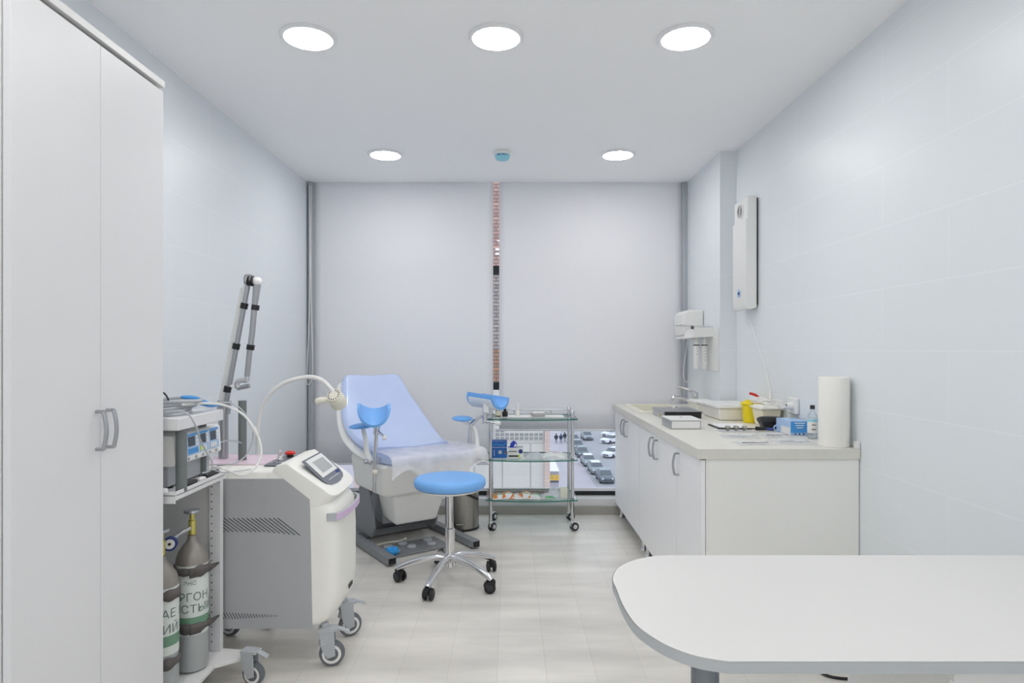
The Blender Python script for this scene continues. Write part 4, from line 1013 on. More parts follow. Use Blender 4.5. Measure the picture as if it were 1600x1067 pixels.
def trolley_items():
    z = TZ[2]+.0045
    tag(MB().bx(-.10, .38, 4.47, 4.66, z, z+.0012).build('paper_sheet', 'paper'), 'white paper sheet lining the top shelf of the trolley', 'paper')
    z += .0016
    def bottle(name, lab, px, D, r, h, bm, cm, cap=.3, lab_m=None):
        x = on(px, 0, D); t = thing(name, lab, 'bottle', (x, D, z))
        B = lambda m, n, ma: m.build(n, ma, t, world=False)
        bh = h*(1-cap)
        body = B(MB().lathe([(r*.9, 0), (r, .003), (r, bh*.8), (r*.85, bh*.92), (r*.45, bh)], n=24), 'body', bm)
        B(MB().lathe([(r*.5, bh+.0003), (r*.5, h*.93), (r*.2, h), (0, h)], n=20), 'cap', cm)
        if lab_m: B(MB().lathe([(r+.0006, bh*.15), (r+.0006, bh*.68)], n=24), 'label', lab_m)
    bottle('bottle', 'small brown bottle with a pale yellow label on the trolley top', 778.5, 4.52, .021, .075, 'amber', 'amber', .22, 'off_tray')
    bottle('bottle', 'squat black bottle on the trolley top, beside the brown one', 789, 4.52, .020, .058, 'black', 'black', .3)
    bottle('dropper_bottle', 'slim white dropper bottle on the trolley top', 809, 4.56, .0145, .09, 'tray', 'plastic', .5)
    x = on(841, 0, 4.52)
    t = thing('steel_dish', 'oval steel dish holding cotton on the trolley top', 'dish', (x, 4.52, z))
    MB().lathe([(.0, 0), (.045, .0), (.062, .024), (.068, .028), (.066, .030), (.060, .026), (.044, .004), (0, .003)], n=36, sx=1.0, sy=.6).build('bowl', 'foil', t, world=False)
    for i, (dx, dy) in enumerate(((-.02, 0), (.012, .01), (.03, -.008))):
        tag(MB().sph((x+dx, 4.52+dy, z+.021), .019, .017, .013, 14, 8).build('cotton_ball', 'paper'), ['cotton ball at the left end of the steel dish', 'cotton ball in the middle of the steel dish', 'cotton ball at the right end of the steel dish'][i], 'cotton ball', 'cotton balls in the steel dish')
    # middle shelf
    z2 = TZ[1]+.0045
    D = 4.46; x0, x1 = on(768.5, 0, D), on(792, 0, D)
    t = thing('carton', 'blue carton with white print on the middle shelf of the trolley', 'box', ((x0+x1)/2, D, z2))
    MB().bx(x0, x1, D, D+.12, z2+.0003, z2+.112).build('carton_body', 'box_blue', t, bevel=.001)
    b = MB(); b.bx(x0+.001, x1-.001, D-.0010, D-.0002, z2+.072, z2+.0745)
    for k in range(6): b.bx(x0+.014, x0+.019, D-.001, D-.0002, z2+.014+.0075*k, z2+.0185+.0075*k)
    cx, cz = (x0+x1)/2+.005, z2+.040
    for k in range(6):
        a = 2*PI*k/6+.5; b.obox((cx+math.cos(a)*.007, D-.0006, cz+math.sin(a)*.007), Vector((math.cos(a), 0, math.sin(a)))*.007, (0, .0004, 0), Vector((-math.sin(a), 0, math.cos(a)))*.0035)
    b.build('print', 'paper', t)
    b = MB(); b.bx(x1-.018, x1-.004, D-.0009, D-.0002, z2+.03, z2+.048); b.build('brown_mark', 'brick_b', t)
    b = MB()
    for k in range(5): b.obox((x0+.018+.018*k, D-.0005, z2+.092+.004*math.sin(k*2)), (.010, 0, .004*(-1)**k), (0, .0004, 0), (0, 0, .004))
    b.build('pale_pattern', 'sky', t)
    x2, x3 = on(793.5, 0, D), on(817.5, 0, D)
    t = thing('carton', 'white carton with a dark blue disc on the middle shelf of the trolley', 'box', ((x2+x3)/2, D, z2))
    MB().bx(x2, x3, D+.002, D+.10, z2+.0003, z2+.068).build('carton_body', 'plastic', t, bevel=.001)
    MB().cyl((x3-.018, D+.0018, z2+.045), (x3-.018, D+.001, z2+.045), .015, n=28).build('disc', 'navy', t)
    b = MB()
    for k in range(8): b.bx(x2+.006+.0072*k, x2+.0108+.0072*k, D+.0008, D+.0018, z2+.041, z2+.049)
    b.bx(x2+.004, x3-.03, D+.0008, D+.0018, z2+.008, z2+.018); b.build('dark_print', 'black', t)
    MB().bx(x3-.034, x3-.024, D+.0006, D+.0018, z2+.003, z2+.024).build('lime_mark', 'lime', t)
    # folded blue packet on top of the white carton
    b = MB(); zt = z2+.0685
    b.prism([(x2+.012, zt), (x2+.060, zt), (x2+.066, zt+.022), (x2+.052, zt+.040), (x2+.040, zt+.046), (x2+.022, zt+.030)], D+.02, D+.06, 'XZ')
    t = thing('folded_packet', 'blue and white folded packet standing on the white carton', 'packet', (x2+.04, D+.04, zt))
    b.build('packet_body', 'bag_blue', t, bevel=.003)
    MB().prism([(x2+.040, zt+.006), (x2+.060, zt+.006), (x2+.063, zt+.022), (x2+.052, zt+.030)], D+.0185, D+.0195, 'XZ').build('white_patch', 'plastic', t)
    tag(MB().bx(on(815, 0, 4.46), on(887, 0, 4.46), 4.41, 4.66, z2, z2+.0012).build('paper_sheet', 'paper'), 'white paper lining the middle shelf of the trolley under the clear packets', 'paper')
    def packet(lab, px0, px1, y, D, dz, h, m, zz, seed, grp, mk=None, markm=None, rot=0.0, dd=.10, name='packet'):
        x0, x1 = on(px0, 0, D), on(px1, 0, D); w = x1-x0; cx = (x0+x1)/2
        def f(u, v, s):
            X = (u-.5)*w; Y = (v-.5)*dd
            e = max(0, 1-abs(2*u-1)**3)*max(0, 1-abs(2*v-1)**3)
            zc = zz+dz+.002+e*h*(s*.5+.5)+.006*noise.noise(Vector((u*4+seed, v*4, seed)))*e*(1 if s > 0 else 0)
            return Vector((cx+X*math.cos(rot)-Y*math.sin(rot), D+X*math.sin(rot)+Y*math.cos(rot), zc))
        t = thing(name, lab, 'packet', (cx, D, zz+dz), 0, grp)
        b = MB(); b.grid(lambda u, v: f(u, v, 1), 14, 12); b.grid(lambda u, v: f(u, v, -1)-Vector((0, 0, .0006)), 14, 12)
        bmesh.ops.remove_doubles(b.b, verts=b.b.verts[:], dist=.0007); o = b.build('pouch', m, t, ang=60)
        if mk:
            for (u0, u1, v0, v1), mm in zip(mk, markm):
                b = MB(); b.grid(lambda u, v: f(u0+(u1-u0)*u, v0+(v1-v0)*v, 1)+Vector((0, 0, .0009)), 8, 6); b.build('print', mm, t, ang=60)
    g = 'sealed packets on the middle shelf'
    packet('clear crinkled packet on the middle shelf beside the white carton', 819, 850, 0, 4.50, .0015, .030, 'film', z2, 1, g, dd=.16)
    packet('white packet with red lettering on the middle shelf of the trolley', 846, 886, 0, 4.50, .0015, .034, 'paper', z2, 4, g, [(.45, .72, .25, .36)], ['pink'], -.1, .16)
    packet('flat clear packet near the right post of the middle shelf', 848, 876, 0, 4.395, .0015, .016, 'film', z2, 8, g, [(.2, .8, .3, .5)], ['grey_mid'], .1, .06)
    # lower shelf: small sachets
    z3 = TZ[0]+.0045; g = 'orange and white sachets on the bottom shelf'
    names = ['orange and green sachet at the left end of the bottom shelf', 'second sachet from the left post on the bottom shelf', 'mostly orange sachet third from the left post on the bottom shelf', 'orange striped sachet fourth from the left post on the bottom shelf', 'sachet with a green tip, right end of the sachet row']
    for i, px in enumerate((778, 792, 806, 821, 834)):
        packet(names[i], px-11, px+12, 0, 4.45+.01*(i % 2), .0, .026+.008*(i % 2), 'paper', z3, 10+i, g,
               [(.0, .5, .42, 1.0), (.52, 1.0, .5, 1.0), (.0, .95, .30, .41), (.04, .3, .05, .28)] if i != 2 else [(.0, .32, .0, 1.0), (.62, 1.0, .1, 1), (.3, .9, .45, .52)],
               ['orange', 'green' if i in (0, 4) else 'orange', 'green', 'orange'], .35-.12*i, .11, 'sachet')
    g = 'clear packets on the bottom shelf'
    packet('clear packet with a green edge lying on the bottom shelf', 843, 866, 0, 4.45, 0, .028, 'film', z3, 21, g, [(.3, 1, .02, .12)], ['green'], .15, .10)
    packet('clear packet leaning beside the white carton on the bottom shelf', 855, 875, 0, 4.52, 0, .05, 'film', z3, 23, g, None, None, -.1, .10)
    x0, x1 = on(875.5, 0, 4.44), on(887, 0, 4.44)
    tag(MB().bx(x0, x1, 4.44, 4.50, z3, z3+.066).build('carton', 'cream', bevel=.001), 'small cream carton at the right end of the bottom shelf', 'box')
trolley_items()
# ================================================================== THINGS ON THE WORKTOP
def worktop_items():
    z = CZ+.0008
    t = thing('instrument_box', 'flat dark metal instrument box with black front on the worktop near the sink', 'box', (1.02, 3.92, z))
    MB().bx(.905, 1.13, 3.78, 4.06, z, z+.028).build('box_body', 'grey_mid', t, bevel=.001)
    MB().bx(.904, 1.131, 3.775, 4.065, z+.0283, z+.046).build('lid', 'satin', t, bevel=.002)
    MB().bx(.912, 1.128, 3.7735, 3.7745, z+.004, z+.042).build('front_plate', 'black', t)
    MB().cyl((.9035, 3.84, z+.018), (.896, 3.84, z+.018), .006, n=14).build('knob', 'brass', t)
    MB().tube([(1.0, 3.92, z+.0465), (1.005, 3.92, z+.060), (1.03, 3.92, z+.062), (1.04, 3.92, z+.0465)], .004, 8, 3).build('lid_handle', 'chrome', t)
    t = thing('steriliser_case', 'pale grey metal case lying in front of the dark instrument box', 'case', (.91, 3.39, z))
    MB().bx(.828, .985, 3.30, 3.49, z, z+.043).build('case_body', 'satin', t, bevel=.0015)
    MB().bx(.826, .987, 3.296, 3.494, z+.0433, z+.050).build('lid', 'white_edge', t, bevel=.0015)
    MB().bx(.834, .979, 3.2985, 3.2997, z+.004, z+.040).build('front_face', 'white_edge', t)
    MB().cyl((.905, 3.39, z+.0503), (.905, 3.39, z+.055), .006, n=16).build('knob', 'chrome', t)
    def tub(lab, x0, x1, y0, y1, h, m, lid):
        t = thing('lidded_tub', lab, 'tub', ((x0+x1)/2, (y0+y1)/2, z), 0, 'soaking tubs on the worktop')
        b = MB(); k = .018
        b.hexa([(x0+k, y0+k, z), (x1-k, y0+k, z), (x1-k, y1-k, z), (x0+k, y1-k, z)], [(x0+.004, y0+.004, z+h), (x1-.004, y0+.004, z+h), (x1-.004, y1-.004, z+h), (x0+.004, y1-.004, z+h)])
        b.build('tub_body', m, t, bevel=.008, seg=3)
        b = MB(); b.bx(x0-.004, x1+.004, y0-.004, y1+.004, z+h+.0005, z+h+.012); b.hexa([(x0+.008, y0+.008, z+h+.012), (x1-.008, y0+.008, z+h+.012), (x1-.008, y1-.008, z+h+.012), (x0+.008, y1-.008, z+h+.012)], [(x0+.014, y0+.014, z+h+.02), (x1-.014, y0+.014, z+h+.02), (x1-.014, y1-.014, z+h+.02), (x0+.014, y1-.014, z+h+.02)])
        b.build('lid', lid, t, bevel=.003)
    tub('milky lidded soaking tub nearest the yellow sharps bin', 1.195, 1.435, 3.68, 4.03, .070, 'tray', 'plastic')
    tub('second lidded soaking tub, behind the first next to the tap', 1.195, 1.335, 4.13, 4.32, .060, 'tray', 'plastic')
    tub('yellowish lidded tub under the heap of white cable', 1.325, 1.438, 3.37, 3.53, .092, 'off_tray', 'tray')
    # sharps bin
    o = Vector((1.362, 3.605, z)); t = thing('sharps_bin', 'bright yellow sharps bin with a red handle on the worktop', 'sharps bin', o)
    B = lambda m, n, ma, **k: m.build(n, ma, t, world=False, **k)
    B(MB().lathe([(.046, 0), (.048, .004), (.053, .098), (.056, .1)], n=36), 'tub', 'yellow')
    B(MB().lathe([(.058, .1005), (.060, .104), (.060, .111), (.052, .116), (.038, .118), (.036, .126), (0, .127)], n=36), 'lid', 'yellow')
    B(MB().tube([(-.062, .0, .104), (-.058, -.01, .106), (-.04, -.03, .107)], .006, 8, 3), 'spout_tab', 'yellow')
    b = MB(); b.tube([(.035, -.02, .128), (.018, -.035, .148), (-.004, -.04, .160), (-.028, -.04, .166)], .0075, 10, 4); B(b, 'handle', 'red')
    # black pouch, blue and white box, bottle, roll
    b = MB(); b.tube([(1.288, 3.295, z+.031), (1.30, 3.295, z+.034), (1.36, 3.295, z+.034), (1.425, 3.295, z+.030)], lambda u: .022+.011*math.sin(PI*min(1, max(.0, u*.92+.06)))**.4, 16, 5)
    tag(b.build('pouch', 'black'), 'rounded black pouch behind the blue and white tissue box', 'pouch')
    x0, x1, y0, y1 = 1.341, 1.428, 3.06, 3.225
    t = thing('tissue_box', 'small blue and white tissue box on the worktop by the glass bottle', 'box', ((x0+x1)/2, 3.14, z))
    MB().bx(x0, x1, y0, y1, z+.0003, z+.067).build('box_body', 'pale_print', t, bevel=.0008)
    MB().bx(x0+.001, x1-.001, y0-.0012, y0-.0003, z+.012, z+.066).build('blue_face', 'sky', t)
    b = MB()
    for k, w in enumerate((.05, .04, .03)): b.bx((x0+x1)/2-w/2, (x0+x1)/2+w/2, y0-.0022, y0-.0013, z+.056-.011*k, z+.060-.011*k)
    b.build('white_print', 'plastic', t)
    MB().bx(x0+.001, x1-.001, y0-.0012, y0-.0003, z+.001, z+.0117).build('pale_strip', 'pale_print', t)
    b = MB()
    for k in range(3): b.cyl((x0+.022+.02*k, y0-.0013, z+.0068), (x0+.022+.02*k, y0-.002, z+.0068), .004, n=12)
    b.build('symbols', 'navy', t)
    MB().bx(x0-.0011, x0-.0003, y0+.002, y1-.06, z+.002, z+.035).build('white_side_band', 'plastic', t)
    o = Vector((1.396, 2.955, z)); t = thing('glass_bottle', 'clear glass bottle with a dark cap and printed label next to the paper roll', 'bottle', o)
    B = lambda m, n, ma, **k: m.build(n, ma, t, world=False, **k)
    B(MB().lathe([(.019, 0), (.0215, .003), (.0215, .098), (.019, .110), (.010, .122), (.009, .143), (0, .143)], n=32), 'glass', 'bottle_glass')
    B(MB().lathe([(.0205, .004), (.0205, .096)], n=32), 'contents', 'film_thin')
    B(MB().lathe([(.0222, .026), (.0222, .092)], n=32), 'label', 'plastic')
    B(MB().lathe([(.0226, .078), (.0226, .090)], n=32), 'blue_band', 'cap_blue')
    b = MB()
    for zz, sz in ((.064, .008), (.044, .010)):
        for k in range(4):
            a = -2.05+.22*k; b.obox((math.cos(a)*.0226, math.sin(a)*.0226, zz), Vector((-math.sin(a), math.cos(a), 0))*.0018, Vector((math.cos(a), math.sin(a), 0))*.0003, (0, 0, sz*.3))
    B(b, 'label_print', 'slot')
    B(MB().lathe([(.0098, .135), (.0105, .137), (.0105, .153), (0, .154)], n=20), 'cap', 'rubber')
    o = Vector((1.379, 2.725, z)); t = thing('paper_roll', 'tall white roll of couch paper standing at the end of the worktop', 'paper roll', o)
    MB().lathe([(.021, .0), (.0595, .0), (.0605, .003), (.0605, .290), (.0595, .293), (.021, .293), (.021, .0)], n=56).build('roll', 'roll', t, world=False)
    MB().lathe([(.0205, .001), (.0205, .2935), (.018, .2935), (.018, .001), (.0205, .001)], n=28).build('core', 'cream', t, world=False)
    # instruments and papers
    t = thing('clipboard', 'thin dark clipboard with white papers lying on the worktop', 'clipboard', (1.16, 3.38, z))
    MB().hexa([(1.075, 3.30, z), (1.235, 3.27, z), (1.265, 3.47, z), (1.075, 3.48, z)], [(1.075, 3.30, z+.006), (1.235, 3.27, z+.006), (1.265, 3.47, z+.006), (1.075, 3.48, z+.006)]).build('board', 'black', t, bevel=.001)
    MB().hexa([(1.083, 3.31, z+.0063), (1.228, 3.28, z+.0063), (1.255, 3.465, z+.0063), (1.083, 3.472, z+.0063)], [(1.083, 3.31, z+.010), (1.228, 3.28, z+.010), (1.255, 3.465, z+.010), (1.083, 3.472, z+.010)]).build('papers', 'paper', t)
    t = thing('instrument_tray', 'clear tray holding three ribbed grey metal pieces in front of the clipboard', 'tray', (1.13, 3.21, z))
    MB().bx(1.05, 1.23, 3.17, 3.26, z, z+.003).build('tray_base', 'film', t)
    MB().tube([(1.06, 3.215, z+.012), (1.24, 3.215, z+.012)], .003, 8).build('rod', 'black', t)
    for i, xx in enumerate((1.093, 1.135, 1.178)):
        MB().lathe([(.0, -.010), (.010, -.010), (.013, -.006), (.011, -.002), (.013, .002), (.011, .006), (.010, .011), (0, .011)], (xx, 3.215, z+.0166), 18, 'X').build('metal_piece', 'steel', t)
    t = thing('otoscope', 'purple and black handheld instrument with a clear ring end on the worktop', 'instrument', (1.27, 3.30, z))
    MB().tube([(1.235, 3.215, z+.014), (1.262, 3.215, z+.013), (1.285, 3.21, z+.012)], lambda u: .011-.004*u, 12, 3).build('grip', 'black', t)
    MB().tube([(1.286, 3.21, z+.012), (1.30, 3.205, z+.011), (1.318, 3.20, z+.011)], .0075, 12, 3).build('neck', 'navy', t)
    b = MB(); b.tube([(1.333+.014*math.cos(2*PI*i/16), 3.20, z+.0175+.014*math.sin(2*PI*i/16)) for i in range(16)], .0032, 8, 0, True); b.build('ring', 'pale_print', t)
    g = 'clear sterile pouches on the worktop'
    for i, (lab, x0, x1, y0, y1, rz, h) in enumerate((('clear pouch with a grey rod inside, nearest the worktop edge', .985, 1.15, 2.74, 2.86, .06, .012), ('clear pouch lying in front of the instrument tray', 1.0, 1.17, 2.95, 3.08, -.05, .012),
                                                  ('long clear pouch lying in front of the tissue box', 1.19, 1.34, 2.98, 3.12, .12, .014), ('wide clear pouch between the bottle and the worktop edge', 1.17, 1.34, 2.75, 2.92, -.08, .012))):
        cx, cy = (x0+x1)/2, (y0+y1)/2
        t = thing('sterile_pouch', lab, 'pouch', (cx, cy, z), rz, g)
        w, d = x1-x0, y1-y0
        f = lambda u, v, s: Vector(((u-.5)*w, (v-.5)*d, .0012+s*h*max(0, 1-abs(2*u-1)**4)*max(0, 1-abs(2*v-1)**4)*(.7+.5*noise.noise(Vector((u*3, v*3, i))))))
        b = MB(); b.grid(lambda u, v: f(u, v, 1), 16, 12); b.grid(lambda u, v: f(u, v, 0)-Vector((0, 0, .0008)), 4, 4)
        b.build('pouch', 'film_thin', t, world=False, ang=70, recalc=False)
        MB().tube([(-w*.36, -d*.1, .005), (w*.1, -d*.1, .005), (w*.36, -d*.06, .005)], .0022, 8).build('rod', 'satin' if i % 2 else 'slot', t, world=False)
        MB().bx(w*.1, w*.40, d*.12, d*.34, .0021, .0027).build('paper_slip', 'paper', t, world=False)
worktop_items()
# ================================================================== WALL FITTINGS ABOVE THE WORKTOP
def fittings():
    y0, y1 = 3.73, 3.95; xb, xf = XR-.002, 1.374
    t = thing('air_purifier', 'tall white wall mounted air purifier on the right wall', 'air purifier', (1.41, 3.84, 1.49))
    MB().prism([(1.4395, y0+.004), (xb, y0+.004), (xb, y1-.006), (1.4395, y1-.006)], 1.512, 2.135).build('back_plate', 'dark_frame', t)
    b = MB().prism([(1.495, xf+.008), (1.49, 1.40), (1.49, 1.43), (2.147, 1.43), (2.147, xf+.004), (2.0, xf+.004), (2.0, xf), (1.50, xf)], y0, y1, 'YZ')
    # the section above is drawn in (height, x): swap into place
    for v in b.b.verts: v.co = Vector((v.co.z, v.co.x, v.co.y))
    def sect(pts, ya, yb): 
        m = MB(); lo = m.ring([(x, ya, zz) for x, zz in pts]); hi = m.ring([(x, yb, zz) for x, zz in pts]); m.bridge(lo, hi); m.face(lo[::-1]); m.face(hi); return m
    b.b.free()
    sect([(1.439, 1.495), (1.439, 2.147), (1.392, 2.147), (1.384, 2.14), (1.384, 2.02), (xf, 2.012), (xf, 1.51), (1.384, 1.488), (1.40, 1.483)], y0, y1).build('housing', 'plastic', t, bevel=.006, seg=3)
    g = MB().lathe([(0, -.0002), (.048, -.0002), (.050, -.003), (.042, -.0045), (0, -.0045)], (1.3838, 3.845, 2.078), 32, 'X', 1, 1).build('grille', 'plastic', t)
    b = MB()
    for r in (.012, .020, .028, .036): b.tube([(1.3790, 3.845+r*math.cos(2*PI*i/24), 2.078+r*math.sin(2*PI*i/24)) for i in range(24)], .0013, 6, 0, True)
    b.build('grille_rings', 'slot', g)
    MB().lathe([(0, -.0003), (.024, -.0003), (.025, -.003), (0, -.0045)], (xf, 3.84, 1.585), 28, 'X').build('indicator_ring', 'pale_print', t)
    MB().lathe([(0, -.0046), (.010, -.0046), (.009, -.007), (0, -.0075)], (xf, 3.835, 1.585), 20, 'X').build('indicator', 'navy', t)
    tag(MB().tube([(1.40, 3.80, 1.483), (1.405, 3.80, 1.44), (1.435, 3.79, 1.38), (1.442, 3.70, 1.25), (1.443, 3.60, 1.12), (1.442, 3.55, 1.02), (1.42, 3.50, .978)], .0032, 8, 5).build('power_cord', 'plastic'), 'thin white power cord hanging from the air purifier down to the tubs', 'cord')
    # hanging cable heap
    b = MB()
    for k in range(6):
        b.tube([(1.335+.012*math.sin(k*1.7), 3.55-.02*k*.2, .956+.006*k), (1.36+.01*k*.3, 3.48, .962+.005*k), (1.38, 3.42+.01*math.sin(k), .958+.007*((k*3) % 6)), (1.405, 3.37, .960+.005*k), (1.42, 3.31+.004*k, .955+.006*((k*2) % 6))], .0032, 6, 5)
    tag(b.build('cable_bundle', 'plastic'), 'tangled bundle of white cables on the yellowish tub', 'cable')
    t = thing('wall_socket', 'white wall socket with plug on the right wall above the worktop', 'socket', (1.44, 3.25, .92))
    MB().bx(1.425, XR-.001, 3.20, 3.29, .925, 1.005).build('socket_box', 'plastic', t, bevel=.006, seg=3)
    b = MB(); b.cyl((1.4245, 3.235, .965), (1.395, 3.23, .965), .021, .015, 20); b.tube([(1.397, 3.23, .965), (1.385, 3.24, .955), (1.39, 3.29, .95)], .005, 8, 3); b.build('plug', 'plastic', t)
    b = MB(); b.cyl((1.3945, 3.23, .968), (1.392, 3.23, .968), .006, n=12); b.build('plug_core', 'slot', t)
    # towel dispenser, shelf, soap
    t = thing('towel_dispenser', 'white hand towel dispenser on the wall over the sink', 'dispenser', (1.28, 4.56, 1.35))
    m = MB(); pts = [(1.343, 1.345), (1.343, 1.525), (1.235, 1.525), (1.205, 1.50), (1.20, 1.42), (1.215, 1.345)]
    lo = m.ring([(x, 4.44, zz) for x, zz in pts]); hi = m.ring([(x, 4.70, zz) for x, zz in pts]); m.bridge(lo, hi); m.face(lo[::-1]); m.face(hi); m.build('cover', 'plastic', t, bevel=.012, seg=4)
    MB().bx(1.215, 1.343, 4.45, 4.69, 1.325, 1.344).build('outlet', 'white_edge', t, bevel=.003)
    t = thing('soap_holder', 'white elbow soap holder with wire top on the wall beside the towel dispenser', 'holder', (1.29, 4.31, 1.31))
    MB().hexa([(1.19, 4.22, 1.325), (1.343, 4.22, 1.335), (1.343, 4.41, 1.335), (1.19, 4.41, 1.325)], [(1.215, 4.22, 1.385), (1.343, 4.22, 1.395), (1.343, 4.41, 1.395), (1.215, 4.41, 1.385)]).build('housing', 'plastic', t, bevel=.004)
    b = MB()
    for k in range(4):
        yy = 4.24+.05*k
        b.tube([(1.343, yy, 1.402), (1.25, yy, 1.405), (1.14, yy, 1.412), (1.135, yy, 1.420)], .0032, 8, 3)
    b.tube([(1.14, 4.235, 1.412), (1.14, 4.395, 1.412)], .0035, 8); b.build('wire_rack', 'chrome', t)
    MB().sph((1.205, 4.23, 1.395), .011).build('knob', 'slot', t)
    for xx, lab in ((1.252, 'slim white soap bottle hanging under the holder, nearer the window'), (1.305, 'slim white soap bottle hanging under the holder, nearer the pillar')):
        tt = thing('soap_bottle', lab, 'bottle', (xx, 4.30, 1.12), 0, 'soap bottles in the wall holder')
        MB().lathe([(.018, 0), (.020, .004), (.020, .17), (.012, .185), (.012, .20), (0, .2)], n=24).build('body', 'plastic', tt, world=False)
        MB().lathe([(.0206, .155), (.0206, .163)], n=24).build('dark_line', 'slot', tt, world=False)
        b = MB()
        for k in range(5 if xx > 1.28 else 3): b.obox((0, -.0205, .14-.02*k), (.006, 0, 0), (0, .0004, 0), (0, 0, .0025))
        b.build('print', 'grey_mid', tt, world=False)
    tag(MB().bx(1.338, XF-.0005, 4.115, 4.40, 1.11, 1.385).build('splash_board', 'plastic', bevel=.002), 'white backing board on the wall behind the soap bottles', 'board')
fittings()
# ================================================================== OUTSIDE THE WINDOW
GZ = -15.75
def outside():
    struct(MB().bx(-120, 160, 18, 420, GZ-.3, GZ).build('ground', 'snow'))
    struct(MB().bx(10.6, 24, 30, 420, GZ+.001, GZ+.02).build('road', 'road'))
    # the neighbouring wing
    t = thing('neighbour_building', 'beige panelled building wing with brick corners and a glass block window, across the yard', 'building', (-2.3, 27, GZ))
    D = 25.0; Z = lambda y: P(0, y, D).z; X = lambda x: P(x, 0, D).x
    xa, xb, xc, xd = X(554), X(570), X(850.5), X(859)
    MB().bx(xb, xc, D, D+8, GZ, Z(692)).build('panel_wall', 'facade', t)
    MB().bx(xb, xc, D+.001, D+8, Z(692), Z(600)).build('grey_wall', 'facade_grey', t)
    MB().bx(xb, xc, D, D+8, Z(600), Z(545)).build('brown_brick_wall', 'brick_b', t)
    MB().bx(xb, xc, D, D+8, Z(545), Z(430)).build('grey_brick_wall', 'brick_g', t)
    MB().bx(xb, xc, D, D+8, Z(430), Z(230)).build('pink_brick_wall', 'brick', t)
    for a, c in ((xa, xb), (xc, xd)):
        MB().bx(a, c, D-.12, D+8, GZ, Z(230)).build('brick_pilaster', 'brick_pale', t)
    wn = MB().bx(X(773), X(849.5), D-.06, D-.002, Z(688), Z(664)).build('glass_block_window', 'facade_grey', t)
    for r in range(3):
        for k in range(10):
            xx = X(774.3)+k*.1885; 
            if r == 2 and k > 1: continue
            MB().bx(xx, xx+.148, D-.068, D-.061, Z(687-6*r), Z(682.4-6*r)).build('pane', 'gblock', wn)
    for y in (389.5, 396.5): MB().bx(X(774), X(784), D-.02, D-.001, Z(y+1.6), Z(y-1.6)).build('white_ledge', 'paper', t)
    # kiosk with a yellow sign
    k = thing('kiosk', 'white kiosk with a yellow sign at the foot of the brick corner', 'kiosk', (4.0, 71, GZ))
    Dk = 70; Zk = lambda y: P(0, y, Dk).z; Xk = lambda x: P(x, 0, Dk).x
    MB().bx(Xk(840), Xk(873), Dk, Dk+5, GZ, Zk(736)).build('cabin', 'snow', k)
    MB().hexa([(Xk(839), Dk-.2, Zk(735.8)), (Xk(874), Dk-.2, Zk(735.8)), (Xk(874), Dk+5, Zk(735.8)), (Xk(839), Dk+5, Zk(735.8))], [(Xk(841), Dk+.5, Zk(724)), (Xk(868), Dk+.5, Zk(724)), (Xk(868), Dk+4.6, Zk(724)), (Xk(841), Dk+4.6, Zk(724))]).build('snowy_roof', 'paper', k)
    sg = MB().bx(Xk(858.5), Xk(873.5), Dk-.2, Dk-.05, Zk(749.5), Zk(742)).build('sign', 'sign_y', k)
    MB().text('22 21', .42, lambda x, z: Vector((Xk(866)+x, Dk-.21, Zk(745.6)+z))).build('lettering', 'letter', sg, recalc=False)
    MB().bx(Xk(858), Xk(873), Dk-.06, Dk-.01, Zk(753.5), Zk(751.5)).build('ledge', 'slot', k)
    # cars
    def car(lab, x, y, rz, paint, roof, grp):
        t = thing('car', lab, 'car', (x, y, GZ+.02), rz, grp)
        B = lambda m, n, ma, **kk: m.build(n, ma, kk.pop('par', t), world=False, **kk)
        W = .88
        b = MB(); side = [(-2.2, .32), (-2.22, .62), (-2.1, .80), (-1.2, .95), (1.75, .98), (2.15, .90), (2.2, .5), (2.15, .32)]
        rr = []
        for xx, k, dz in ((-W, .96, .05), (-W*.97, .99, .02), (-W*.8, 1, 0), (W*.8, 1, 0), (W*.97, .99, .02), (W, .96, .05)):
            rr.append(b.ring([(xx, yy*k, .6+(zz-.6)*(1-dz)) for yy, zz in side]))
        for q, k in zip(rr, rr[1:]): b.bridge(q, k)
        b.face(rr[0][::-1]); b.face(rr[-1]); B(b, 'body', paint)
        b = MB(); b.hexa([(-.80, -1.15, .955), (.80, -1.15, .955), (.80, 1.75, .97), (-.80, 1.75, .97)], [(-.64, -.35, 1.43), (.64, -.35, 1.43), (.64, 1.25, 1.43), (-.64, 1.25, 1.43)])
        cb = B(b, 'cabin', 'car_win', bevel=.03)
        b = MB(); b.hexa([(-.655, -.40, 1.425), (.655, -.40, 1.425), (.655, 1.30, 1.425), (-.655, 1.30, 1.425)], [(-.58, -.28, 1.50), (.58, -.28, 1.50), (.58, 1.18, 1.50), (-.58, 1.18, 1.50)])
        B(b, 'roof', roof, bevel=.03)
        for sx in (-1, 1):
            for yy in (-1.35, 1.35):
                B(MB().cyl((sx*.72, yy, .32), (sx*.90, yy, .32), .32, n=24), 'wheel', 'rubber')
            B(MB().sph((sx*.62, -2.14, .66), .17, .08, .09, 12, 8), 'headlamp', 'headlamp')
        B(MB().bx(-.5, .5, -2.235, -2.205, .42, .60), 'grille', 'slot')
    g = 'cars parked along the kerb outside'; g2 = 'cars in the far parking row outside'
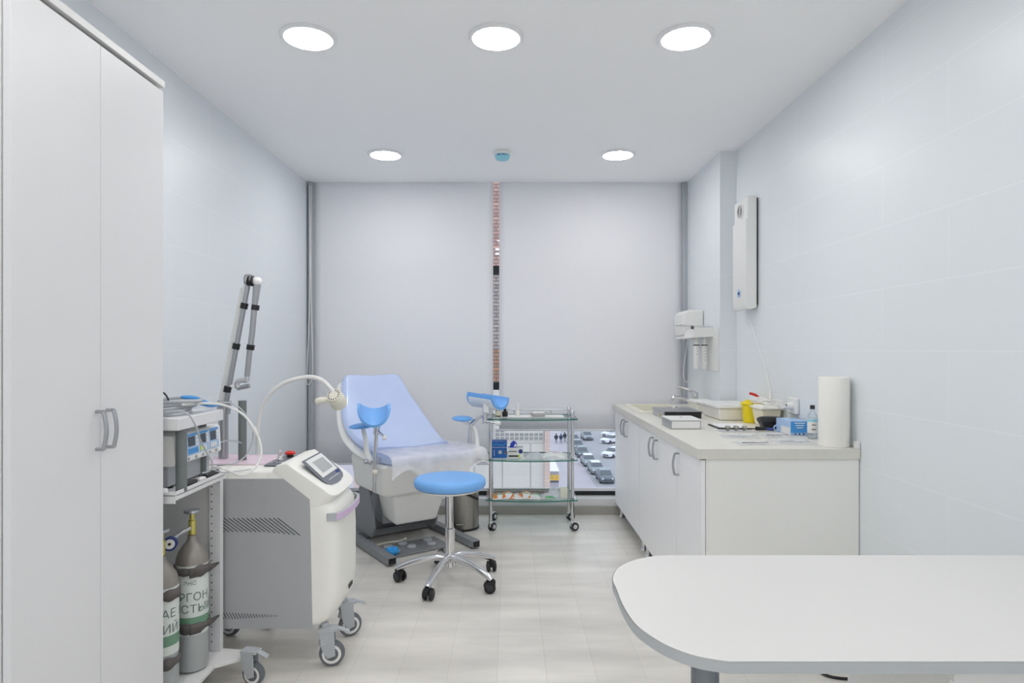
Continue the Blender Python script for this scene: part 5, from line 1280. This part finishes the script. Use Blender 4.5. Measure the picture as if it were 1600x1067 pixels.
    kerb = [('dark grey car parked nearest the window sill in the kerb row outside', 949, 757, 'car_d', 'car_g'), ('white roofed car second from the sill in the kerb row outside', 934.5, 743, 'car_g', 'car_w'),
            ('snowy car third from the sill in the kerb row outside', 922, 730, 'car_g', 'car_w'), ('fourth car from the sill in the kerb row outside', 911.5, 716, 'car_d', 'car_g'),
            ('fifth car from the sill in the kerb row, beside the trolley post', 904, 704, 'car_d', 'car_g'), ('farthest car of the kerb row outside', 898, 694, 'car_d', 'car_g')]
    for lab, px, py, p, r in kerb:
        D = (EYE-GZ)*F/(py-VY); car(lab, (px-VX)*D/F, D+2.2, .03, p, r, g)
    D = 119; car('grey car with lit front driving up the street outside', (919-VX)*D/F, D+2.2, .05, 'car_g', 'car_g', None)
    for lab, px, D, rz, p in (('white snow covered car nearest in the right hand parking row outside', 961, 100, -.75, 'car_w'), ('white car second in the right hand parking row outside', 958, 115, -.9, 'car_w'),
                              ('white car at the far end of the right hand parking row outside', 958, 124, -.9, 'car_w')):
        car(lab, (px-VX)*D/F, D+1.5, rz, p, 'car_w', g2)
    # walkers
    def person(lab, px, D, coat, stride):
        x = (px-VX)*D/F; t = thing('person', lab, 'person', (x, D, GZ+.002), 0, None)
        J = [((0, 0, .92), .15), ((0, 0, 1.12), .16), ((0, 0, 1.38), .17), ((0, -.01, 1.50), .065), ((0, -.02, 1.58), .09), ((0, -.02, 1.68), .10), ((0, -.02, 1.75), .06),
             ((-.20, 0, 1.40), .07), ((-.27, .02, 1.14), .055), ((-.26, -.08, .90), .045), ((.20, 0, 1.40), .07), ((.27, -.02, 1.14), .055), ((.26, .06, .90), .045),
             ((-.10, 0, .86), .10), ((-.10, -.10*stride, .48), .075), ((-.10, -.14*stride, .07), .055), ((-.10, -.28*stride, .045), .045),
             ((.10, 0, .86), .10), ((.10, .06*stride, .48), .075), ((.10, .20*stride, .07), .055), ((.10, .08*stride, .045), .045)]
        E = [(0, 1), (1, 2), (2, 3), (3, 4), (4, 5), (5, 6), (2, 7), (7, 8), (8, 9), (2, 10), (10, 11), (11, 12), (0, 13), (13, 14), (14, 15), (15, 16), (0, 17), (17, 18), (18, 19), (19, 20)]
        me = bpy.data.meshes.new('body'); me.from_pydata([j[0] for j in J], E, []); me.materials.append(M['trouser'])
        o = bpy.data.objects.new('body', me); C.objects.link(o); o.parent = t
        sk = o.modifiers.new('skin', 'SKIN'); sk.use_smooth_shade = True
        for v, (p, r) in zip(me.skin_vertices[0].data, J): v.radius = (r, r*.8)
        me.skin_vertices[0].data[0].use_root = True
        s = o.modifiers.new('sub', 'SUBSURF'); s.levels = s.render_levels = 1
        b = MB(); b.lathe([(.24, .72), (.235, .95), (.225, 1.2), (.24, 1.38), (.17, 1.46), (.09, 1.50)], n=20, sx=1, sy=.72)
        for sx in (-1, 1): b.tube([(sx*.18, 0, 1.41), (sx*.27, .02*sx, 1.24), (sx*.285, .0, 1.12), (sx*.275, -.05, .95)], lambda u: .085-.02*u, 12, 3)
        b.build('coat', coat, t, world=False)
        MB().sph((0, -.02, 1.70), .118, .125, .10, 16, 10).build('hat', coat, t, world=False)
    person('person in a dark coat walking on the pavement outside, left of the pair', 869, 116, 'coat', 1)
    person('person in a dark blue coat walking on the pavement outside, right of the pair', 876.5, 116, 'coat_n', -1)
    person('person in a dark coat walking behind the trolley post outside', 882.5, 118, 'coat', .6)
outside()
# ================================================================== LIGHT, CAMERA
sc = bpy.context.scene
w = bpy.data.worlds.new('overcast'); sc.world = w; w.use_nodes = True
bg = w.node_tree.nodes['Background']; bg.inputs[0].default_value = (.87, .92, 1.0, 1); bg.inputs[1].default_value = .85
cam = bpy.data.cameras.new('camera'); co = bpy.data.objects.new('camera', cam); C.objects.link(co)
co.location = (0, 0, EYE); co.rotation_euler = (PI/2, 0, 0)
cam.sensor_width = 36; cam.sensor_fit = 'HORIZONTAL'; cam.lens = F/1600*36
cam.shift_x = (800-VX)/1600; cam.shift_y = (VY-533.5)/1600; cam.clip_start = .02; cam.clip_end = 2000
sc.camera = co
sc.view_settings.view_transform = 'Standard'; sc.view_settings.look = 'None'; sc.view_settings.gamma = 1; sc.view_settings.use_curve_mapping = False
sc.view_settings.exposure = 0.8
sc.cycles.max_bounces = 14; sc.cycles.diffuse_bounces = 7; sc.cycles.transparent_max_bounces = 24; sc.cycles.glossy_bounces = 6
sc.cycles.use_denoising = True; sc.cycles.adaptive_threshold = .02
